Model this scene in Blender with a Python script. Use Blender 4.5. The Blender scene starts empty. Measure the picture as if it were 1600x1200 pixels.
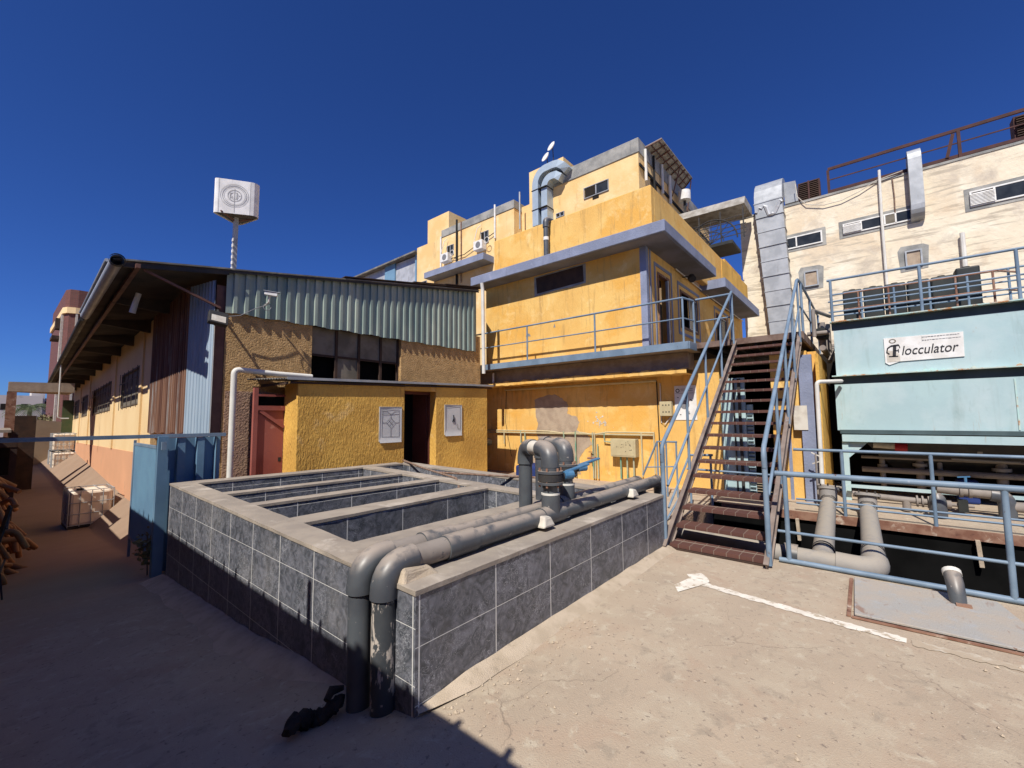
import bpy, math, random
from mathutils import Vector, Matrix
random.seed(7)
S = bpy.context.scene
COL = S.collection
R = math.radians
# ------------------------------------------------------------ camera
cd = bpy.data.cameras.new('camera'); cam = bpy.data.objects.new('camera', cd); COL.objects.link(cam)
S.camera = cam
F_PX, PITCH, ROLL, YAW = 667.42, 0.078648, -0.00825, 0.875393
cd.sensor_fit = 'HORIZONTAL'; cd.sensor_width = 36.0; cd.lens = 36.0 * F_PX / 1600.0
cd.clip_start = 0.05; cd.clip_end = 1000
_fw = Vector((math.sin(YAW)*math.cos(PITCH), math.cos(YAW)*math.cos(PITCH), math.sin(PITCH)))
_rt = Vector((math.cos(YAW), -math.sin(YAW), 0)); _up = _rt.cross(_fw)
_r2 = math.cos(ROLL)*_rt + math.sin(ROLL)*_up; _u2 = -math.sin(ROLL)*_rt + math.cos(ROLL)*_up
_m = Matrix((_r2, _u2, -_fw)).transposed().to_4x4(); _m.translation = Vector((0, 0, 1.75))
cam.matrix_world = _m
# ------------------------------------------------------------ sky and sun
SUN = Vector((-1.0, -0.28, 1.2)).normalized()
ELEV = math.asin(SUN.z); AZ = math.atan2(SUN.x, SUN.y)
W = bpy.data.worlds.new('World'); S.world = W; W.use_nodes = True
nt = W.node_tree; bgn = nt.nodes['Background']
sky = nt.nodes.new('ShaderNodeTexSky'); sky.sky_type = 'NISHITA'; sky.sun_disc = False
sky.sun_elevation = ELEV; sky.sun_rotation = AZ
sky.altitude = 600; sky.air_density = 0.9; sky.dust_density = 0.25; sky.ozone_density = 4.0
hs = nt.nodes.new('ShaderNodeMix'); hs.data_type = 'RGBA'; hs.blend_type = 'MULTIPLY'; hs.inputs[0].default_value = 1; hs.inputs[7].default_value = (.31, .56, 1.15, 1)
nt.links.new(sky.outputs[0], hs.inputs[6]); nt.links.new(hs.outputs[2], bgn.inputs[0]); bgn.inputs[1].default_value = 0.074
sd = bpy.data.lights.new('sun', 'SUN'); sd.energy = 4.9; sd.angle = R(0.5); sd.color = (1.0, 0.95, 0.87)
sun = bpy.data.objects.new('sun', sd); COL.objects.link(sun)
sun.rotation_euler = (-SUN).to_track_quat('-Z', 'Y').to_euler()
S.view_settings.view_transform = 'Standard'; S.view_settings.look = 'None'
S.view_settings.exposure = 0.24; S.view_settings.gamma = 1.0
# ------------------------------------------------------------ materials
MATS = {}
def M(name, base, var=None, vs=1.5, lo=.4, hi=.6, rough=.85, metal=0.0, bump=None, stains=(), dust=None, spec=.3, stretch=(1, 1, 1)):
    m = bpy.data.materials.new(name); m.use_nodes = True; n = m.node_tree.nodes; l = m.node_tree.links
    p = n['Principled BSDF']; p.inputs['Roughness'].default_value = rough; p.inputs['Metallic'].default_value = metal
    p.inputs['Specular IOR Level'].default_value = spec
    geo = n.new('ShaderNodeNewGeometry')
    def noise(scale, st=(1, 1, 1), det=6, dist=0.0, rg=.55):
        mp = n.new('ShaderNodeMapping'); mp.inputs['Scale'].default_value = st
        l.new(geo.outputs['Position'], mp.inputs['Vector'])
        t = n.new('ShaderNodeTexNoise'); t.inputs['Scale'].default_value = scale; t.inputs['Detail'].default_value = det
        t.inputs['Roughness'].default_value = rg; t.inputs['Distortion'].default_value = dist
        l.new(mp.outputs[0], t.inputs['Vector']); return t.outputs['Fac']
    def ramp(sock, a, b):
        r = n.new('ShaderNodeMapRange'); r.inputs[1].default_value = a; r.inputs[2].default_value = b
        l.new(sock, r.inputs[0]); return r.outputs[0]
    def mix(f, a, b):
        x = n.new('ShaderNodeMix'); x.data_type = 'RGBA'
        l.new(f, x.inputs[0])
        for s, v in ((x.inputs[6], a), (x.inputs[7], b)):
            if isinstance(v, tuple): s.default_value = (*v, 1)
            else: l.new(v, s)
        return x.outputs[2]
    var = var or tuple(c*.75 for c in base)
    c = mix(ramp(noise(vs, stretch), lo, hi), base, var)
    for (col, sc, a, b, st) in stains: c = mix(ramp(noise(sc, st, 8, .4, .65), a, b), c, col)
    if dust:
        sx = n.new('ShaderNodeSeparateXYZ'); l.new(geo.outputs['Normal'], sx.inputs[0])
        f = ramp(sx.outputs[2], dust[1], dust[2])
        ml = n.new('ShaderNodeMath'); ml.operation = 'MULTIPLY'; l.new(f, ml.inputs[0]); l.new(ramp(noise(9), .3, .5), ml.inputs[1])
        c = mix(ml.outputs[0], c, dust[0])
    l.new(c, p.inputs['Base Color'])
    if bump:
        b = n.new('ShaderNodeBump'); b.inputs['Distance'].default_value = bump[1]; b.inputs['Strength'].default_value = 1
        l.new(noise(bump[0], bump[2] if len(bump) > 2 else (1, 1, 1), 5), b.inputs['Height']); l.new(b.outputs[0], p.inputs['Normal'])
    MATS[name] = m; return m
V = (1, 1, .12)     # vertical streaks
U1 = (1, 1, 1)
M('yellow_plaster', (.77, .49, .155), (.71, .42, .12), 1.1, bump=(40, .010, (1, 1, .3)), stains=[((.72, .39, .085), .7, .50, .62, (1, 1, 1.5)), ((.5, .30, .10), 6, .54, .70, V), ((.33, .2, .09), 9, .62, .74, (1, 1, .06)), ((.84, .60, .26), 2, .56, .75, U1), ((.62, .40, .14), 14, .66, .72, (1, 1, .5))])
M('ochre_plaster', (.76, .45, .10), (.60, .34, .075), 1.1, bump=(34, .030, (1, 1, .35)), stains=[((.28, .15, .06), 3, .6, .8, V), ((.8, .55, .25), 1.5, .62, .8, U1)])
M('faded_yellow', (.82, .60, .30), (.76, .50, .21), .8, bump=(12, .008), stains=[((.36, .25, .12), 3.2, .6, .82, (1, 1, .15)), ((.9, .7, .42), 1.0, .55, .75, U1), ((.5, .36, .2), 6, .66, .72, U1)])
M('peeled_plaster', (.42, .33, .24), (.34, .26, .19), 5, bump=(40, .01))
M('tan_roughcast', (.52, .33, .15), (.40, .25, .11), 6, bump=(30, .05), stains=[((.22, .14, .09), 1.4, .6, .75, U1)])
M('pink_roughcast', (.42, .27, .18), (.34, .21, .15), 4, bump=(30, .05))
M('cream_wall', (.80, .60, .33), (.76, .55, .29), .7, bump=(20, .006), stains=[((.5, .36, .2), 2.5, .62, .8, V)])
M('orange_dado', (.66, .35, .20), (.62, .33, .19), .9, bump=(20, .006), stains=[((.45, .28, .18), 1.2, .6, .75, U1)])
M('white_render', (.74, .655, .50), (.68, .56, .40), .35, bump=(5, .02), stains=[((.80, .74, .60), .9, .5, .7, U1), ((.46, .395, .30), 1.3, .535, .64, (1, .5, 5)), ((.5, .43, .34), .8, .55, .7, U1), ((.62, .46, .3), .45, .58, .75, (1, 1, .5)), ((.32, .26, .2), 3.4, .66, .8, V)])
M('concrete_band', (.36, .35, .32), (.22, .22, .21), 1.5, bump=(30, .01), stains=[((.12, .12, .12), 4, .6, .75, V)])
M('periwinkle_paint', (.25, .28, .385), (.20, .225, .31), 1.5, bump=(25, .01), stains=[((.16, .17, .24), 4, .58, .75, V), ((.42, .42, .5), 2, .62, .8, U1)])
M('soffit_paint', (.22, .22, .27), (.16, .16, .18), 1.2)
M('blue_paint', (.19, .26, .34), (.14, .20, .27), 3, rough=.5, stains=[((.11, .05, .03), 16, .64, .7, U1), ((.3, .34, .4), 9, .64, .75, U1)])
M('fence_blue', (.14, .25, .36), (.11, .20, .30), 1.5, rough=.5)
M('gate_blue', (.17, .31, .43), (.15, .27, .39), 1.5, rough=.5, stains=[((.07, .09, .1), 5, .66, .75, U1)])
M('landing_steel', (.20, .14, .11), (.13, .08, .06), 5, rough=.85)
M('rust_steel', (.19, .09, .06), (.28, .16, .11), 6, rough=.9, stains=[((.48, .38, .3), 7, .58, .68, U1), ((.09, .04, .03), 10, .6, .7, U1)])
M('brown_steel', (.12, .055, .045), (.16, .08, .06), 5, rough=.7)
M('stringer_steel', (.17, .13, .11), (.24, .19, .16), 4, rough=.7, stains=[((.3, .32, .36), 6, .62, .7, U1)])
M('dark_steel', (.03, .03, .033), (.05, .045, .04), 4, rough=.7)
M('black_void', (.006, .006, .006), (.009, .009, .009), 2, rough=1, spec=0)  # near-black that stands in for unlit openings and deep shade
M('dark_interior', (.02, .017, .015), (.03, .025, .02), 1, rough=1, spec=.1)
M('teal_tank', (.39, .53, .54), (.36, .49, .51), .9, rough=.55, bump=(3, .006), stains=[((.40, .25, .14), 2.2, .68, .76, U1), ((.27, .36, .35), 3, .55, .75, V), ((.36, .24, .15), 5, .66, .74, (1, 1, .08)), ((.47, .57, .58), 1.2, .45, .75, U1), ((.33, .44, .44), 9, .6, .75, (1, 1, .3))])
M('rusty_teal', (.42, .6, .57), (.5, .55, .48), 4, rough=.6, stains=[((.45, .2, .07), 5, .52, .62, U1)])
M('grey_green_channel', (.07, .10, .105), (.05, .075, .08), 2, rough=.6)
M('galvanised', (.40, .415, .43), (.31, .325, .34), 2.5, rough=.5, metal=.25, stains=[((.2, .2, .2), 6, .64, .75, V)])
M('bright_duct', (.45, .54, .60), (.40, .48, .54), 2.5, rough=.45, metal=.3)
M('pvc_grey', (.085, .095, .105), (.065, .07, .08), 4, rough=.42, spec=.45, dust=((.33, .28, .235), .3, .85), stains=[((.33, .3, .27), 14, .66, .7, U1)])
M('pvc_marked', (.07, .075, .08), (.05, .055, .06), 4, rough=.45, spec=.4, stains=[((.5, .44, .38), 11, .53, .57, (1, 1, .5))])
M('pvc_dusty', (.27, .235, .205), (.22, .19, .165), 5, rough=.7, stains=[((.1, .1, .1), 12, .64, .7, U1)])
M('pvc_light', (.25, .235, .22), (.30, .275, .25), 4, rough=.7, dust=((.34, .30, .25), .2, .9))
M('white_plastic', (.70, .68, .62), (.62, .6, .55), 3, rough=.5)
M('worn_paint', (.76, .71, .62), (.66, .60, .51), 6, rough=.9, stains=[((.45, .375, .28), 12, .54, .60, U1)])
M('faded_paint', (.56, .50, .41), (.44, .37, .28), 5, rough=.9, stains=[((.42, .34, .25), 8, .44, .52, U1)])
M('white_paint', (.76, .75, .72), (.66, .64, .6), 5, rough=.6)
M('dusty_white', (.62, .58, .5), (.5, .45, .38), 6, rough=.8)
M('frosted_pane', (.56, .57, .57), (.6, .6, .6), 6, rough=.6)
M('line_grey', (.22, .22, .23), rough=.7)
M('ink', (.03, .03, .035), rough=.6)
M('red_door', (.26, .07, .055), (.32, .10, .08), 1.4, rough=.65, stains=[((.5, .25, .2), 3, .62, .75, U1)])
M('maroon_frame', (.13, .04, .03), rough=.7)
M('green_sheet', (.36, .41, .345), (.22, .285, .255), 1.6, rough=.6, stretch=(1, 1, .3), stains=[((.1, .08, .05), 6, .64, .75, V), ((.12, .2, .19), 1.3, .55, .7, (1.6, 1, .1))])
M('rust_sheet', (.24, .13, .085), (.13, .06, .04), 2.6, rough=.8, stretch=(1, 2.4, .1), stains=[((.34, .33, .32), 3, .56, .66, (1, 1.6, .1))])
M('blue_sheet', (.34, .42, .50), (.26, .34, .42), 3, rough=.6, stretch=(1, 2, .15), stains=[((.25, .2, .15), 6, .66, .74, V)])
M('roof_sheet', (.20, .19, .165), (.12, .11, .1), 1.5, rough=.75, stains=[((.3, .29, .24), 2, .5, .65, U1)])
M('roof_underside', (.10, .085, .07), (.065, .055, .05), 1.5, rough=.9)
M('slab_concrete', (.345, .295, .24), (.28, .24, .20), 3, bump=(90, .003), stains=[((.25, .2, .16), 6, .62, .72, U1), ((.5, .44, .37), 1.8, .55, .7, U1)])
M('mortar', (.50, .41, .31), (.42, .34, .25), 6, bump=(120, .006), stains=[((.33, .27, .2), 12, .6, .7, U1)])
M('asbestos', (.38, .36, .33), (.25, .23, .2), 3, rough=.9)
M('brick', (.26, .09, .06), (.2, .07, .05), 3)
M('dark_brown', (.06, .035, .025), (.04, .025, .02), 4)
M('orange_pvc', (.31, .14, .05), (.22, .10, .04), 3, rough=.55)
M('window_steel', (.17, .14, .11))
M('old_wood', (.34, .29, .24), (.2, .15, .1), 6, stretch=(1, .2, 1))
M('hatch_plate', (.36, .345, .32), (.40, .35, .295), 3.2, rough=.75, bump=(70, .004), stains=[((.28, .19, .15), 5, .58, .68, (.5, 1.6, 1)), ((.37, .365, .355), 7, .55, .65, U1), ((.2, .1, .07), 16, .68, .74, U1)])
M('black_tank', (.018, .02, .02), (.03, .033, .03), 2, rough=.55)
M('beige_box', (.50, .43, .26), (.44, .37, .22), 5, rough=.6, stains=[((.2, .15, .1), 9, .66, .72, U1)])
M('green_pipe', (.14, .30, .21), (.4, .38, .26), 3, rough=.6)
M('navy_plastic', (.02, .04, .16))
M('blue_valve', (.05, .15, .28), (.09, .2, .33), 8, rough=.45)
M('red_motor', (.42, .02, .03), rough=.4)
M('far_house', (.60, .56, .52), (.52, .48, .45), .15, stains=[((.4, .38, .36), .4, .6, .7, U1)])
M('palm_leaf', (.06, .09, .04), (.09, .10, .05), 3)
M('shrub_leaf', (.17, .16, .07), (.22, .19, .1), 3)
M('bark', (.14, .11, .08), rough=.95)
M('pane_glass', (.02, .024, .028), (.035, .04, .045), 2, rough=.2, spec=.3)
M('grey_blind', (.20, .175, .14), (.13, .115, .09), 3)
M('sheet_white', (.55, .56, .57), (.42, .43, .44), 2, rough=.5, metal=.3, stains=[((.3, .28, .25), 3, .6, .7, V)])
M('sign_white', (.80, .79, .77), (.68, .67, .65), 3, rough=.5, stains=[((.5, .48, .45), 5, .6, .72, V)])
M('emblem_grey', (.42, .42, .42), rough=.7)
M('torn_black', (.015, .012, .010), (.045, .032, .024), 14, rough=.9, bump=(30, .02))
M('cable', (.02, .02, .02))
M('cable_brown', (.16, .09, .06), (.25, .18, .14), 20)
M('roof_dark_red', (.085, .038, .034), (.06, .03, .027), 3)
M('dry_earth', (.34, .25, .16), (.28, .2, .13), .8)
# translucent IBC plastic
M('ibc_plastic', (.78, .68, .56), (.66, .56, .45), 2, rough=.5)

def ground_mat():
    m = M('ground_concrete', (.445, .355, .262), (.39, .312, .232), .9, .38, .62, bump=(110, .004),
          stains=[((.45, .375, .28), 2.6, .5, .66, U1), ((.35, .285, .215), 5.5, .56, .66, U1), ((.40, .29, .21), 1.1, .54, .70, U1), ((.48, .41, .31), 7, .56, .66, U1), ((.24, .19, .15), 26, .60, .66, U1), ((.52, .45, .35), 40, .64, .69, U1), ((.22, .18, .15), 12, .71, .74, U1)])
    n = m.node_tree.nodes; l = m.node_tree.links; p = n['Principled BSDF']
    src = p.inputs['Base Color'].links[0].from_socket
    geo = n.new('ShaderNodeNewGeometry'); sx = n.new('ShaderNodeSeparateXYZ'); l.new(geo.outputs['Position'], sx.inputs[0])
    # ground colour turns red-brown along the alley
    mr = n.new('ShaderNodeMapRange'); mr.inputs[1].default_value = 6; mr.inputs[2].default_value = 10; l.new(sx.outputs[1], mr.inputs[0])
    mx = n.new('ShaderNodeMix'); mx.data_type = 'RGBA'; l.new(mr.outputs[0], mx.inputs[0])
    wn = n.new('ShaderNodeTexNoise'); wn.inputs['Scale'].default_value = 2.2; wn.inputs['Detail'].default_value = 5; l.new(geo.outputs['Position'], wn.inputs['Vector'])
    wa = n.new('ShaderNodeVectorMath'); wa.operation = 'MULTIPLY_ADD'; l.new(wn.outputs['Color'], wa.inputs[0]); wa.inputs[1].default_value = (.55, .55, 0); l.new(geo.outputs['Position'], wa.inputs[2])
    vo = n.new('ShaderNodeTexVoronoi'); vo.feature = 'DISTANCE_TO_EDGE'; vo.inputs['Scale'].default_value = .42; l.new(wa.outputs[0], vo.inputs['Vector'])
    cr = n.new('ShaderNodeMapRange'); cr.inputs[1].default_value = .0022; cr.inputs[2].default_value = .0; l.new(vo.outputs['Distance'], cr.inputs[0])
    mk = n.new('ShaderNodeTexNoise'); mk.inputs['Scale'].default_value = .9; l.new(geo.outputs['Position'], mk.inputs['Vector'])
    mk2 = n.new('ShaderNodeMapRange'); mk2.inputs[1].default_value = .48; mk2.inputs[2].default_value = .58; l.new(mk.outputs['Fac'], mk2.inputs[0])
    cm = n.new('ShaderNodeMath'); cm.operation = 'MULTIPLY'; l.new(cr.outputs[0], cm.inputs[0]); l.new(mk2.outputs[0], cm.inputs[1])
    cx = n.new('ShaderNodeMix'); cx.data_type = 'RGBA'; l.new(cm.outputs[0], cx.inputs[0]); l.new(src, cx.inputs[6]); cx.inputs[7].default_value = (.25, .20, .15, 1); src = cx.outputs[2]
    e = n.new('ShaderNodeTexNoise'); e.inputs['Scale'].default_value = 1.4; l.new(geo.outputs['Position'], e.inputs['Vector'])
    em = n.new('ShaderNodeMix'); em.data_type = 'RGBA'; l.new(e.outputs['Fac'], em.inputs[0])
    em.inputs[6].default_value = (.23, .155, .105, 1); em.inputs[7].default_value = (.31, .22, .155, 1)
    l.new(src, mx.inputs[6]); l.new(em.outputs[2], mx.inputs[7]); l.new(mx.outputs[2], p.inputs['Base Color'])
ground_mat()

def grid_mat(name, w, h, ox, oz, mortar, c1, c2, wx=None, hx=None, oy=0, ozx=None, msize=.011, bump=.004, feather=None, horiz=False, off=0.0):
    """tiles or bricks laid in real metres on upright faces (or on flat ones when horiz)"""
    m = bpy.data.materials.new(name); m.use_nodes = True; n = m.node_tree.nodes; l = m.node_tree.links
    p = n['Principled BSDF']; geo = n.new('ShaderNodeNewGeometry')
    sp = n.new('ShaderNodeSeparateXYZ'); l.new(geo.outputs['Position'], sp.inputs[0])
    sn = n.new('ShaderNodeSeparateXYZ'); l.new(geo.outputs['True Normal'], sn.inputs[0])
    def mth(op, a, b=None):
        x = n.new('ShaderNodeMath'); x.operation = op
        for i, v in enumerate((a, b)):
            if v is None: continue
            if isinstance(v, (int, float)): x.inputs[i].default_value = v
            else: l.new(v, x.inputs[i])
        return x.outputs[0]
    sel = mth('GREATER_THAN', mth('ABSOLUTE', sn.outputs[0]), .6)
    def lerp(a, b):
        x = n.new('ShaderNodeMix'); x.data_type = 'FLOAT'; l.new(sel, x.inputs[0]); l.new(a, x.inputs[2]); l.new(b, x.inputs[3]); return x.outputs[0]
    wx = wx or w; hx = hx or h; ozx = oz if ozx is None else ozx
    if horiz:
        u = mth('DIVIDE', sp.outputs[1], w); v = mth('DIVIDE', sp.outputs[0], h)
    else:
        u = lerp(mth('DIVIDE', mth('SUBTRACT', sp.outputs[0], ox), w), mth('DIVIDE', mth('SUBTRACT', sp.outputs[1], oy), wx))
        v = lerp(mth('DIVIDE', mth('SUBTRACT', sp.outputs[2], oz), h), mth('DIVIDE', mth('SUBTRACT', sp.outputs[2], ozx), hx))
    cb = n.new('ShaderNodeCombineXYZ'); l.new(u, cb.inputs[0]); l.new(v, cb.inputs[1])
    br = n.new('ShaderNodeTexBrick'); br.offset = off; br.squash = 1
    br.inputs['Scale'].default_value = 1; br.inputs['Brick Width'].default_value = 1; br.inputs['Row Height'].default_value = 1
    br.inputs['Mortar Size'].default_value = msize; br.inputs['Mortar Smooth'].default_value = .2
    br.inputs['Mortar'].default_value = (*mortar, 1)
    l.new(cb.outputs[0], br.inputs['Vector'])
    if feather:
        def nz(sc, dist, det=6):
            t = n.new('ShaderNodeTexNoise'); t.inputs['Scale'].default_value = sc; t.inputs['Distortion'].default_value = dist; t.inputs['Detail'].default_value = det
            t.inputs['Roughness'].default_value = .62; l.new(geo.outputs['Position'], t.inputs['Vector']); return t.outputs['Fac']
        def rp(s, a, b):
            r = n.new('ShaderNodeMapRange'); r.inputs[1].default_value = a; r.inputs[2].default_value = b; l.new(s, r.inputs[0]); return r.outputs[0]
        a = n.new('ShaderNodeMix'); a.data_type = 'RGBA'; l.new(rp(nz(9, 1.4, 8), .40, .66), a.inputs[0]); a.inputs[6].default_value = (*c1, 1); a.inputs[7].default_value = (*c2, 1)
        # thin pale veins where the distorted noise crosses its middle value
        vn = mth('ABSOLUTE', mth('SUBTRACT', nz(13, 2.2, 4), .52))
        f = mth('MULTIPLY', rp(vn, .022, .0), rp(nz(3.1, .6), .42, .62))
        b = n.new('ShaderNodeMix'); b.data_type = 'RGBA'; l.new(f, b.inputs[0]); l.new(a.outputs[2], b.inputs[6]); b.inputs[7].default_value = (*feather, 1)
        d = n.new('ShaderNodeMix'); d.data_type = 'RGBA'; l.new(mth('MULTIPLY', rp(nz(1.1, .2), .5, .8), .5), d.inputs[0]); l.new(b.outputs[2], d.inputs[6]); d.inputs[7].default_value = (.27, .25, .23, 1)
        l.new(d.outputs[2], br.inputs['Color1']); l.new(d.outputs[2], br.inputs['Color2'])
        p.inputs['Roughness'].default_value = .42
    else:
        br.inputs['Color1'].default_value = (*c1, 1); br.inputs['Color2'].default_value = (*c2, 1)
        p.inputs['Roughness'].default_value = .8
    l.new(br.outputs['Color'], p.inputs['Base Color'])
    bp = n.new('ShaderNodeBump'); bp.inputs['Distance'].default_value = bump; bp.invert = True
    l.new(br.outputs['Fac'], bp.inputs['Height']); l.new(bp.outputs[0], p.inputs['Normal'])
    MATS[name] = m
grid_mat('slate_tile', .70, .336, 1.72, .025, (.70, .69, .66), (.062, .068, .08), (.185, .19, .22), wx=.645, hx=.333, oy=4.15, ozx=.14, feather=(.42, .43, .46), msize=.0085)
grid_mat('tread_tile', .145, .6, 0, 0, (.24, .18, .14), (.085, .034, .026), (.11, .045, .033), msize=.03, horiz=True)
grid_mat('brickwork', .26, .085, 0, 0, (.09, .06, .05), (.12, .042, .033), (.16, .055, .042), msize=.05, off=.5)
# ------------------------------------------------------------ geometry helpers
ORG = {}
def tagit(o, label=None, cat=None, group=None, kind=None):
    if label: o['label'] = label
    if cat: o['category'] = cat
    if group: o['group'] = group
    if kind: o['kind'] = kind
    return o
def thing(name, label, cat, loc=(0, 0, 0), group=None):
    o = bpy.data.objects.new(name, None); COL.objects.link(o); o.location = loc; o.empty_display_size = .2
    ORG[o] = Vector(loc); return tagit(o, label, cat, group)
class G:
    def __init__(s): s.v = []; s.f = []
    def add(s, vs, fs):
        k = len(s.v); s.v += [tuple(v) for v in vs]; s.f += [tuple(i+k for i in f) for f in fs]; return s
    def box(s, x0, x1, y0, y1, z0, z1):
        x0, x1 = sorted((x0, x1)); y0, y1 = sorted((y0, y1)); z0, z1 = sorted((z0, z1))
        return s.add([(x0,y0,z0),(x1,y0,z0),(x1,y1,z0),(x0,y1,z0),(x0,y0,z1),(x1,y0,z1),(x1,y1,z1),(x0,y1,z1)],
                     [(0,3,2,1),(4,5,6,7),(0,1,5,4),(1,2,6,5),(2,3,7,6),(3,0,4,7)])
    def hexa(s, b, t):      # bottom quad and top quad, both counter-clockwise from above
        return s.add(list(b)+list(t), [(0,3,2,1),(4,5,6,7),(0,1,5,4),(1,2,6,5),(2,3,7,6),(3,0,4,7)])
    def bar(s, p, q, w=.05, h=.05, up=(0, 0, 1)):
        p = Vector(p); q = Vector(q); d = (q-p).normalized(); u = Vector(up)
        if abs(d.dot(u)) > .98: u = Vector((1, 0, 0))
        a = d.cross(u).normalized(); b = a.cross(d).normalized(); a = a*w/2; b = b*h/2
        return s.add([p-a-b, p+a-b, p+a+b, p-a+b, q-a-b, q+a-b, q+a+b, q-a+b], [(0,1,2,3),(7,6,5,4),(0,4,5,1),(1,5,6,2),(2,6,7,3),(3,7,4,0)])
    def tube(s, pts, r, n=12, cap=True):
        pts = [Vector(p) for p in pts]; rr = r if isinstance(r, (list, tuple)) else [r]*len(pts)
        prev = None; rings = []
        for i, p in enumerate(pts):
            d = (pts[min(i+1, len(pts)-1)]-pts[max(i-1, 0)]).normalized()
            if prev is None:
                u = Vector((0, 0, 1)) if abs(d.z) < .9 else Vector((1, 0, 0))
                a = d.cross(u).normalized()
            else: a = (prev - d*prev.dot(d)).normalized()
            prev = a; b = d.cross(a)
            rings.append([p+(a*math.cos(t)+b*math.sin(t))*rr[i] for t in [2*math.pi*k/n for k in range(n)]])
        vs = [v for rg in rings for v in rg]; fs = []
        for i in range(len(rings)-1):
            for k in range(n):
                a0 = i*n+k; a1 = i*n+(k+1) % n; fs.append((a0, a1, a1+n, a0+n))
        if cap: fs.append(tuple(range(n-1, -1, -1))); fs.append(tuple((len(rings)-1)*n+k for k in range(n)))
        return s.add(vs, fs)
    def prism(s, poly, axis, a, b):   # poly: 2-D outline; axis is the extrusion axis
        def P(u, v, w): return {'x': (w, u, v), 'y': (u, w, v), 'z': (u, v, w)}[axis]
        n = len(poly); vs = [P(u, v, a) for u, v in poly]+[P(u, v, b) for u, v in poly]
        fs = [tuple(range(n-1, -1, -1)), tuple(range(n, 2*n))]+[(i, (i+1) % n, (i+1) % n+n, i+n) for i in range(n)]
        return s.add(vs, fs)
    def frame(s, axis, c, u0, u1, z0, z1, t, d):   # window frame in plane axis=c, thickness d towards negative
        for (a, b, e, f) in ((u0, u0+t, z0, z1), (u1-t, u1, z0, z1), (u0+t, u1-t, z0, z0+t), (u0+t, u1-t, z1-t, z1)):
            if axis == 'x': s.box(c-d, c, a, b, e, f)
            else: s.box(a, b, c-d, c, e, f)
        return s
    def map(s, fn): s.v = [tuple(fn(*v)) for v in s.v]; return s
    def build(s, name, mat, parent=None, smooth=False, bevel=0, label=None, base=None, cat=None, group=None, kind=None):
        me = bpy.data.meshes.new(name)
        if parent is not None: o0 = ORG[parent]
        elif base is not None: o0 = Vector(base)
        else: o0 = Vector((0, 0, 0))
        me.from_pydata([(v[0]-o0.x, v[1]-o0.y, v[2]-o0.z) for v in s.v], [], s.f)
        import bmesh
        bm = bmesh.new(); bm.from_mesh(me); bmesh.ops.recalc_face_normals(bm, faces=bm.faces); bm.to_mesh(me); bm.free()
        me.materials.append(MATS[mat]); me.update()
        o = bpy.data.objects.new(name, me); COL.objects.link(o)
        if smooth:
            for p in me.polygons: p.use_smooth = True
            try: me.set_sharp_from_angle(angle=R(40))
            except Exception: pass
        if bevel:
            b = o.modifiers.new('bevel', 'BEVEL'); b.width = bevel; b.segments = 2; b.limit_method = 'ANGLE'
        if parent is not None: o.parent = parent; ORG[o] = o0
        else: o.location = o0; ORG[o] = o0
        tagit(o, label, cat, group, kind); return o
def arc(c, r, a0, a1, ax, ay, n=8):
    c = Vector(c); ax = Vector(ax); ay = Vector(ay)
    return [c+ax*r*math.cos(a0+(a1-a0)*i/n)+ay*r*math.sin(a0+(a1-a0)*i/n) for i in range(n+1)]
def bend(p0, corner, p1, r, n=7):
    """points of a pipe from p0 round a corner to p1 with bend radius r"""
    p0, c, p1 = Vector(p0), Vector(corner), Vector(p1)
    d0 = (p0-c).normalized(); d1 = (p1-c).normalized(); a = c+d0*r; b = c+d1*r
    out = []
    for i in range(n+1):
        t = i/n; out.append(a*(1-t)**2+c*2*t*(1-t)*1.0+b*t*t)
    return out
def corr(u0, u1, z0f, z1f, pitch, depth, fn, top=.45):
    """trapezoid-ribbed sheet; fn(u, off, z) gives the point, ribs stand out by depth"""
    g = G(); us = []; u = u0
    while u < u1-1e-6:
        for f, d in ((0, 0), (top*.9, 0), (top, 1), (.92, 1)):
            uu = u+f*pitch
            if uu <= u1: us.append((uu, d*depth))
        u += pitch
    us.append((u1, 0))
    vs = []
    for uu, d in us:
        vs.append(fn(uu, d, z0f(uu))); vs.append(fn(uu, d, z1f(uu)))
    k = len(us); fs = [(2*i, 2*i+2, 2*i+3, 2*i+1) for i in range(k-1)]
    vs2 = [fn(uu, d-.004, z0f(uu) if j == 0 else z1f(uu)) for uu, d in us for j in (0, 1)]
    fs2 = [(2*k+2*i, 2*k+2*i+1, 2*k+2*i+3, 2*k+2*i+2) for i in range(k-1)]
    g.add(vs+vs2, fs+fs2); return g
def tree_copy(o, parent=None):
    c = o.copy(); COL.objects.link(c)
    if parent is not None: c.parent = parent
    for ch in [x for x in list(o.children)]: tree_copy(ch, c)
    return c
def text_mesh(txt, size, shear=0, serif=False, extrude=.002):
    cu = bpy.data.curves.new('lettering', 'FONT'); cu.body = txt; cu.size = size; cu.shear = shear; cu.extrude = extrude; cu.offset = .004*size
    t = bpy.data.objects.new('tmp', cu); COL.objects.link(t)
    dg = bpy.context.evaluated_depsgraph_get(); me = bpy.data.meshes.new_from_object(t.evaluated_get(dg))
    vs = [tuple(v.co) for v in me.vertices]; fs = [tuple(p.vertices) for p in me.polygons]
    bpy.data.objects.remove(t); bpy.data.meshes.remove(me)
    return vs, fs
def lerp(a, b, t): return a+(b-a)*t
def interp(x, tab):
    if x <= tab[0][0]: return tab[0][1]
    for (a, va), (b, vb) in zip(tab, tab[1:]):
        if x <= b: return lerp(va, vb, (x-a)/(b-a))
    return tab[-1][1]
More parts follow.
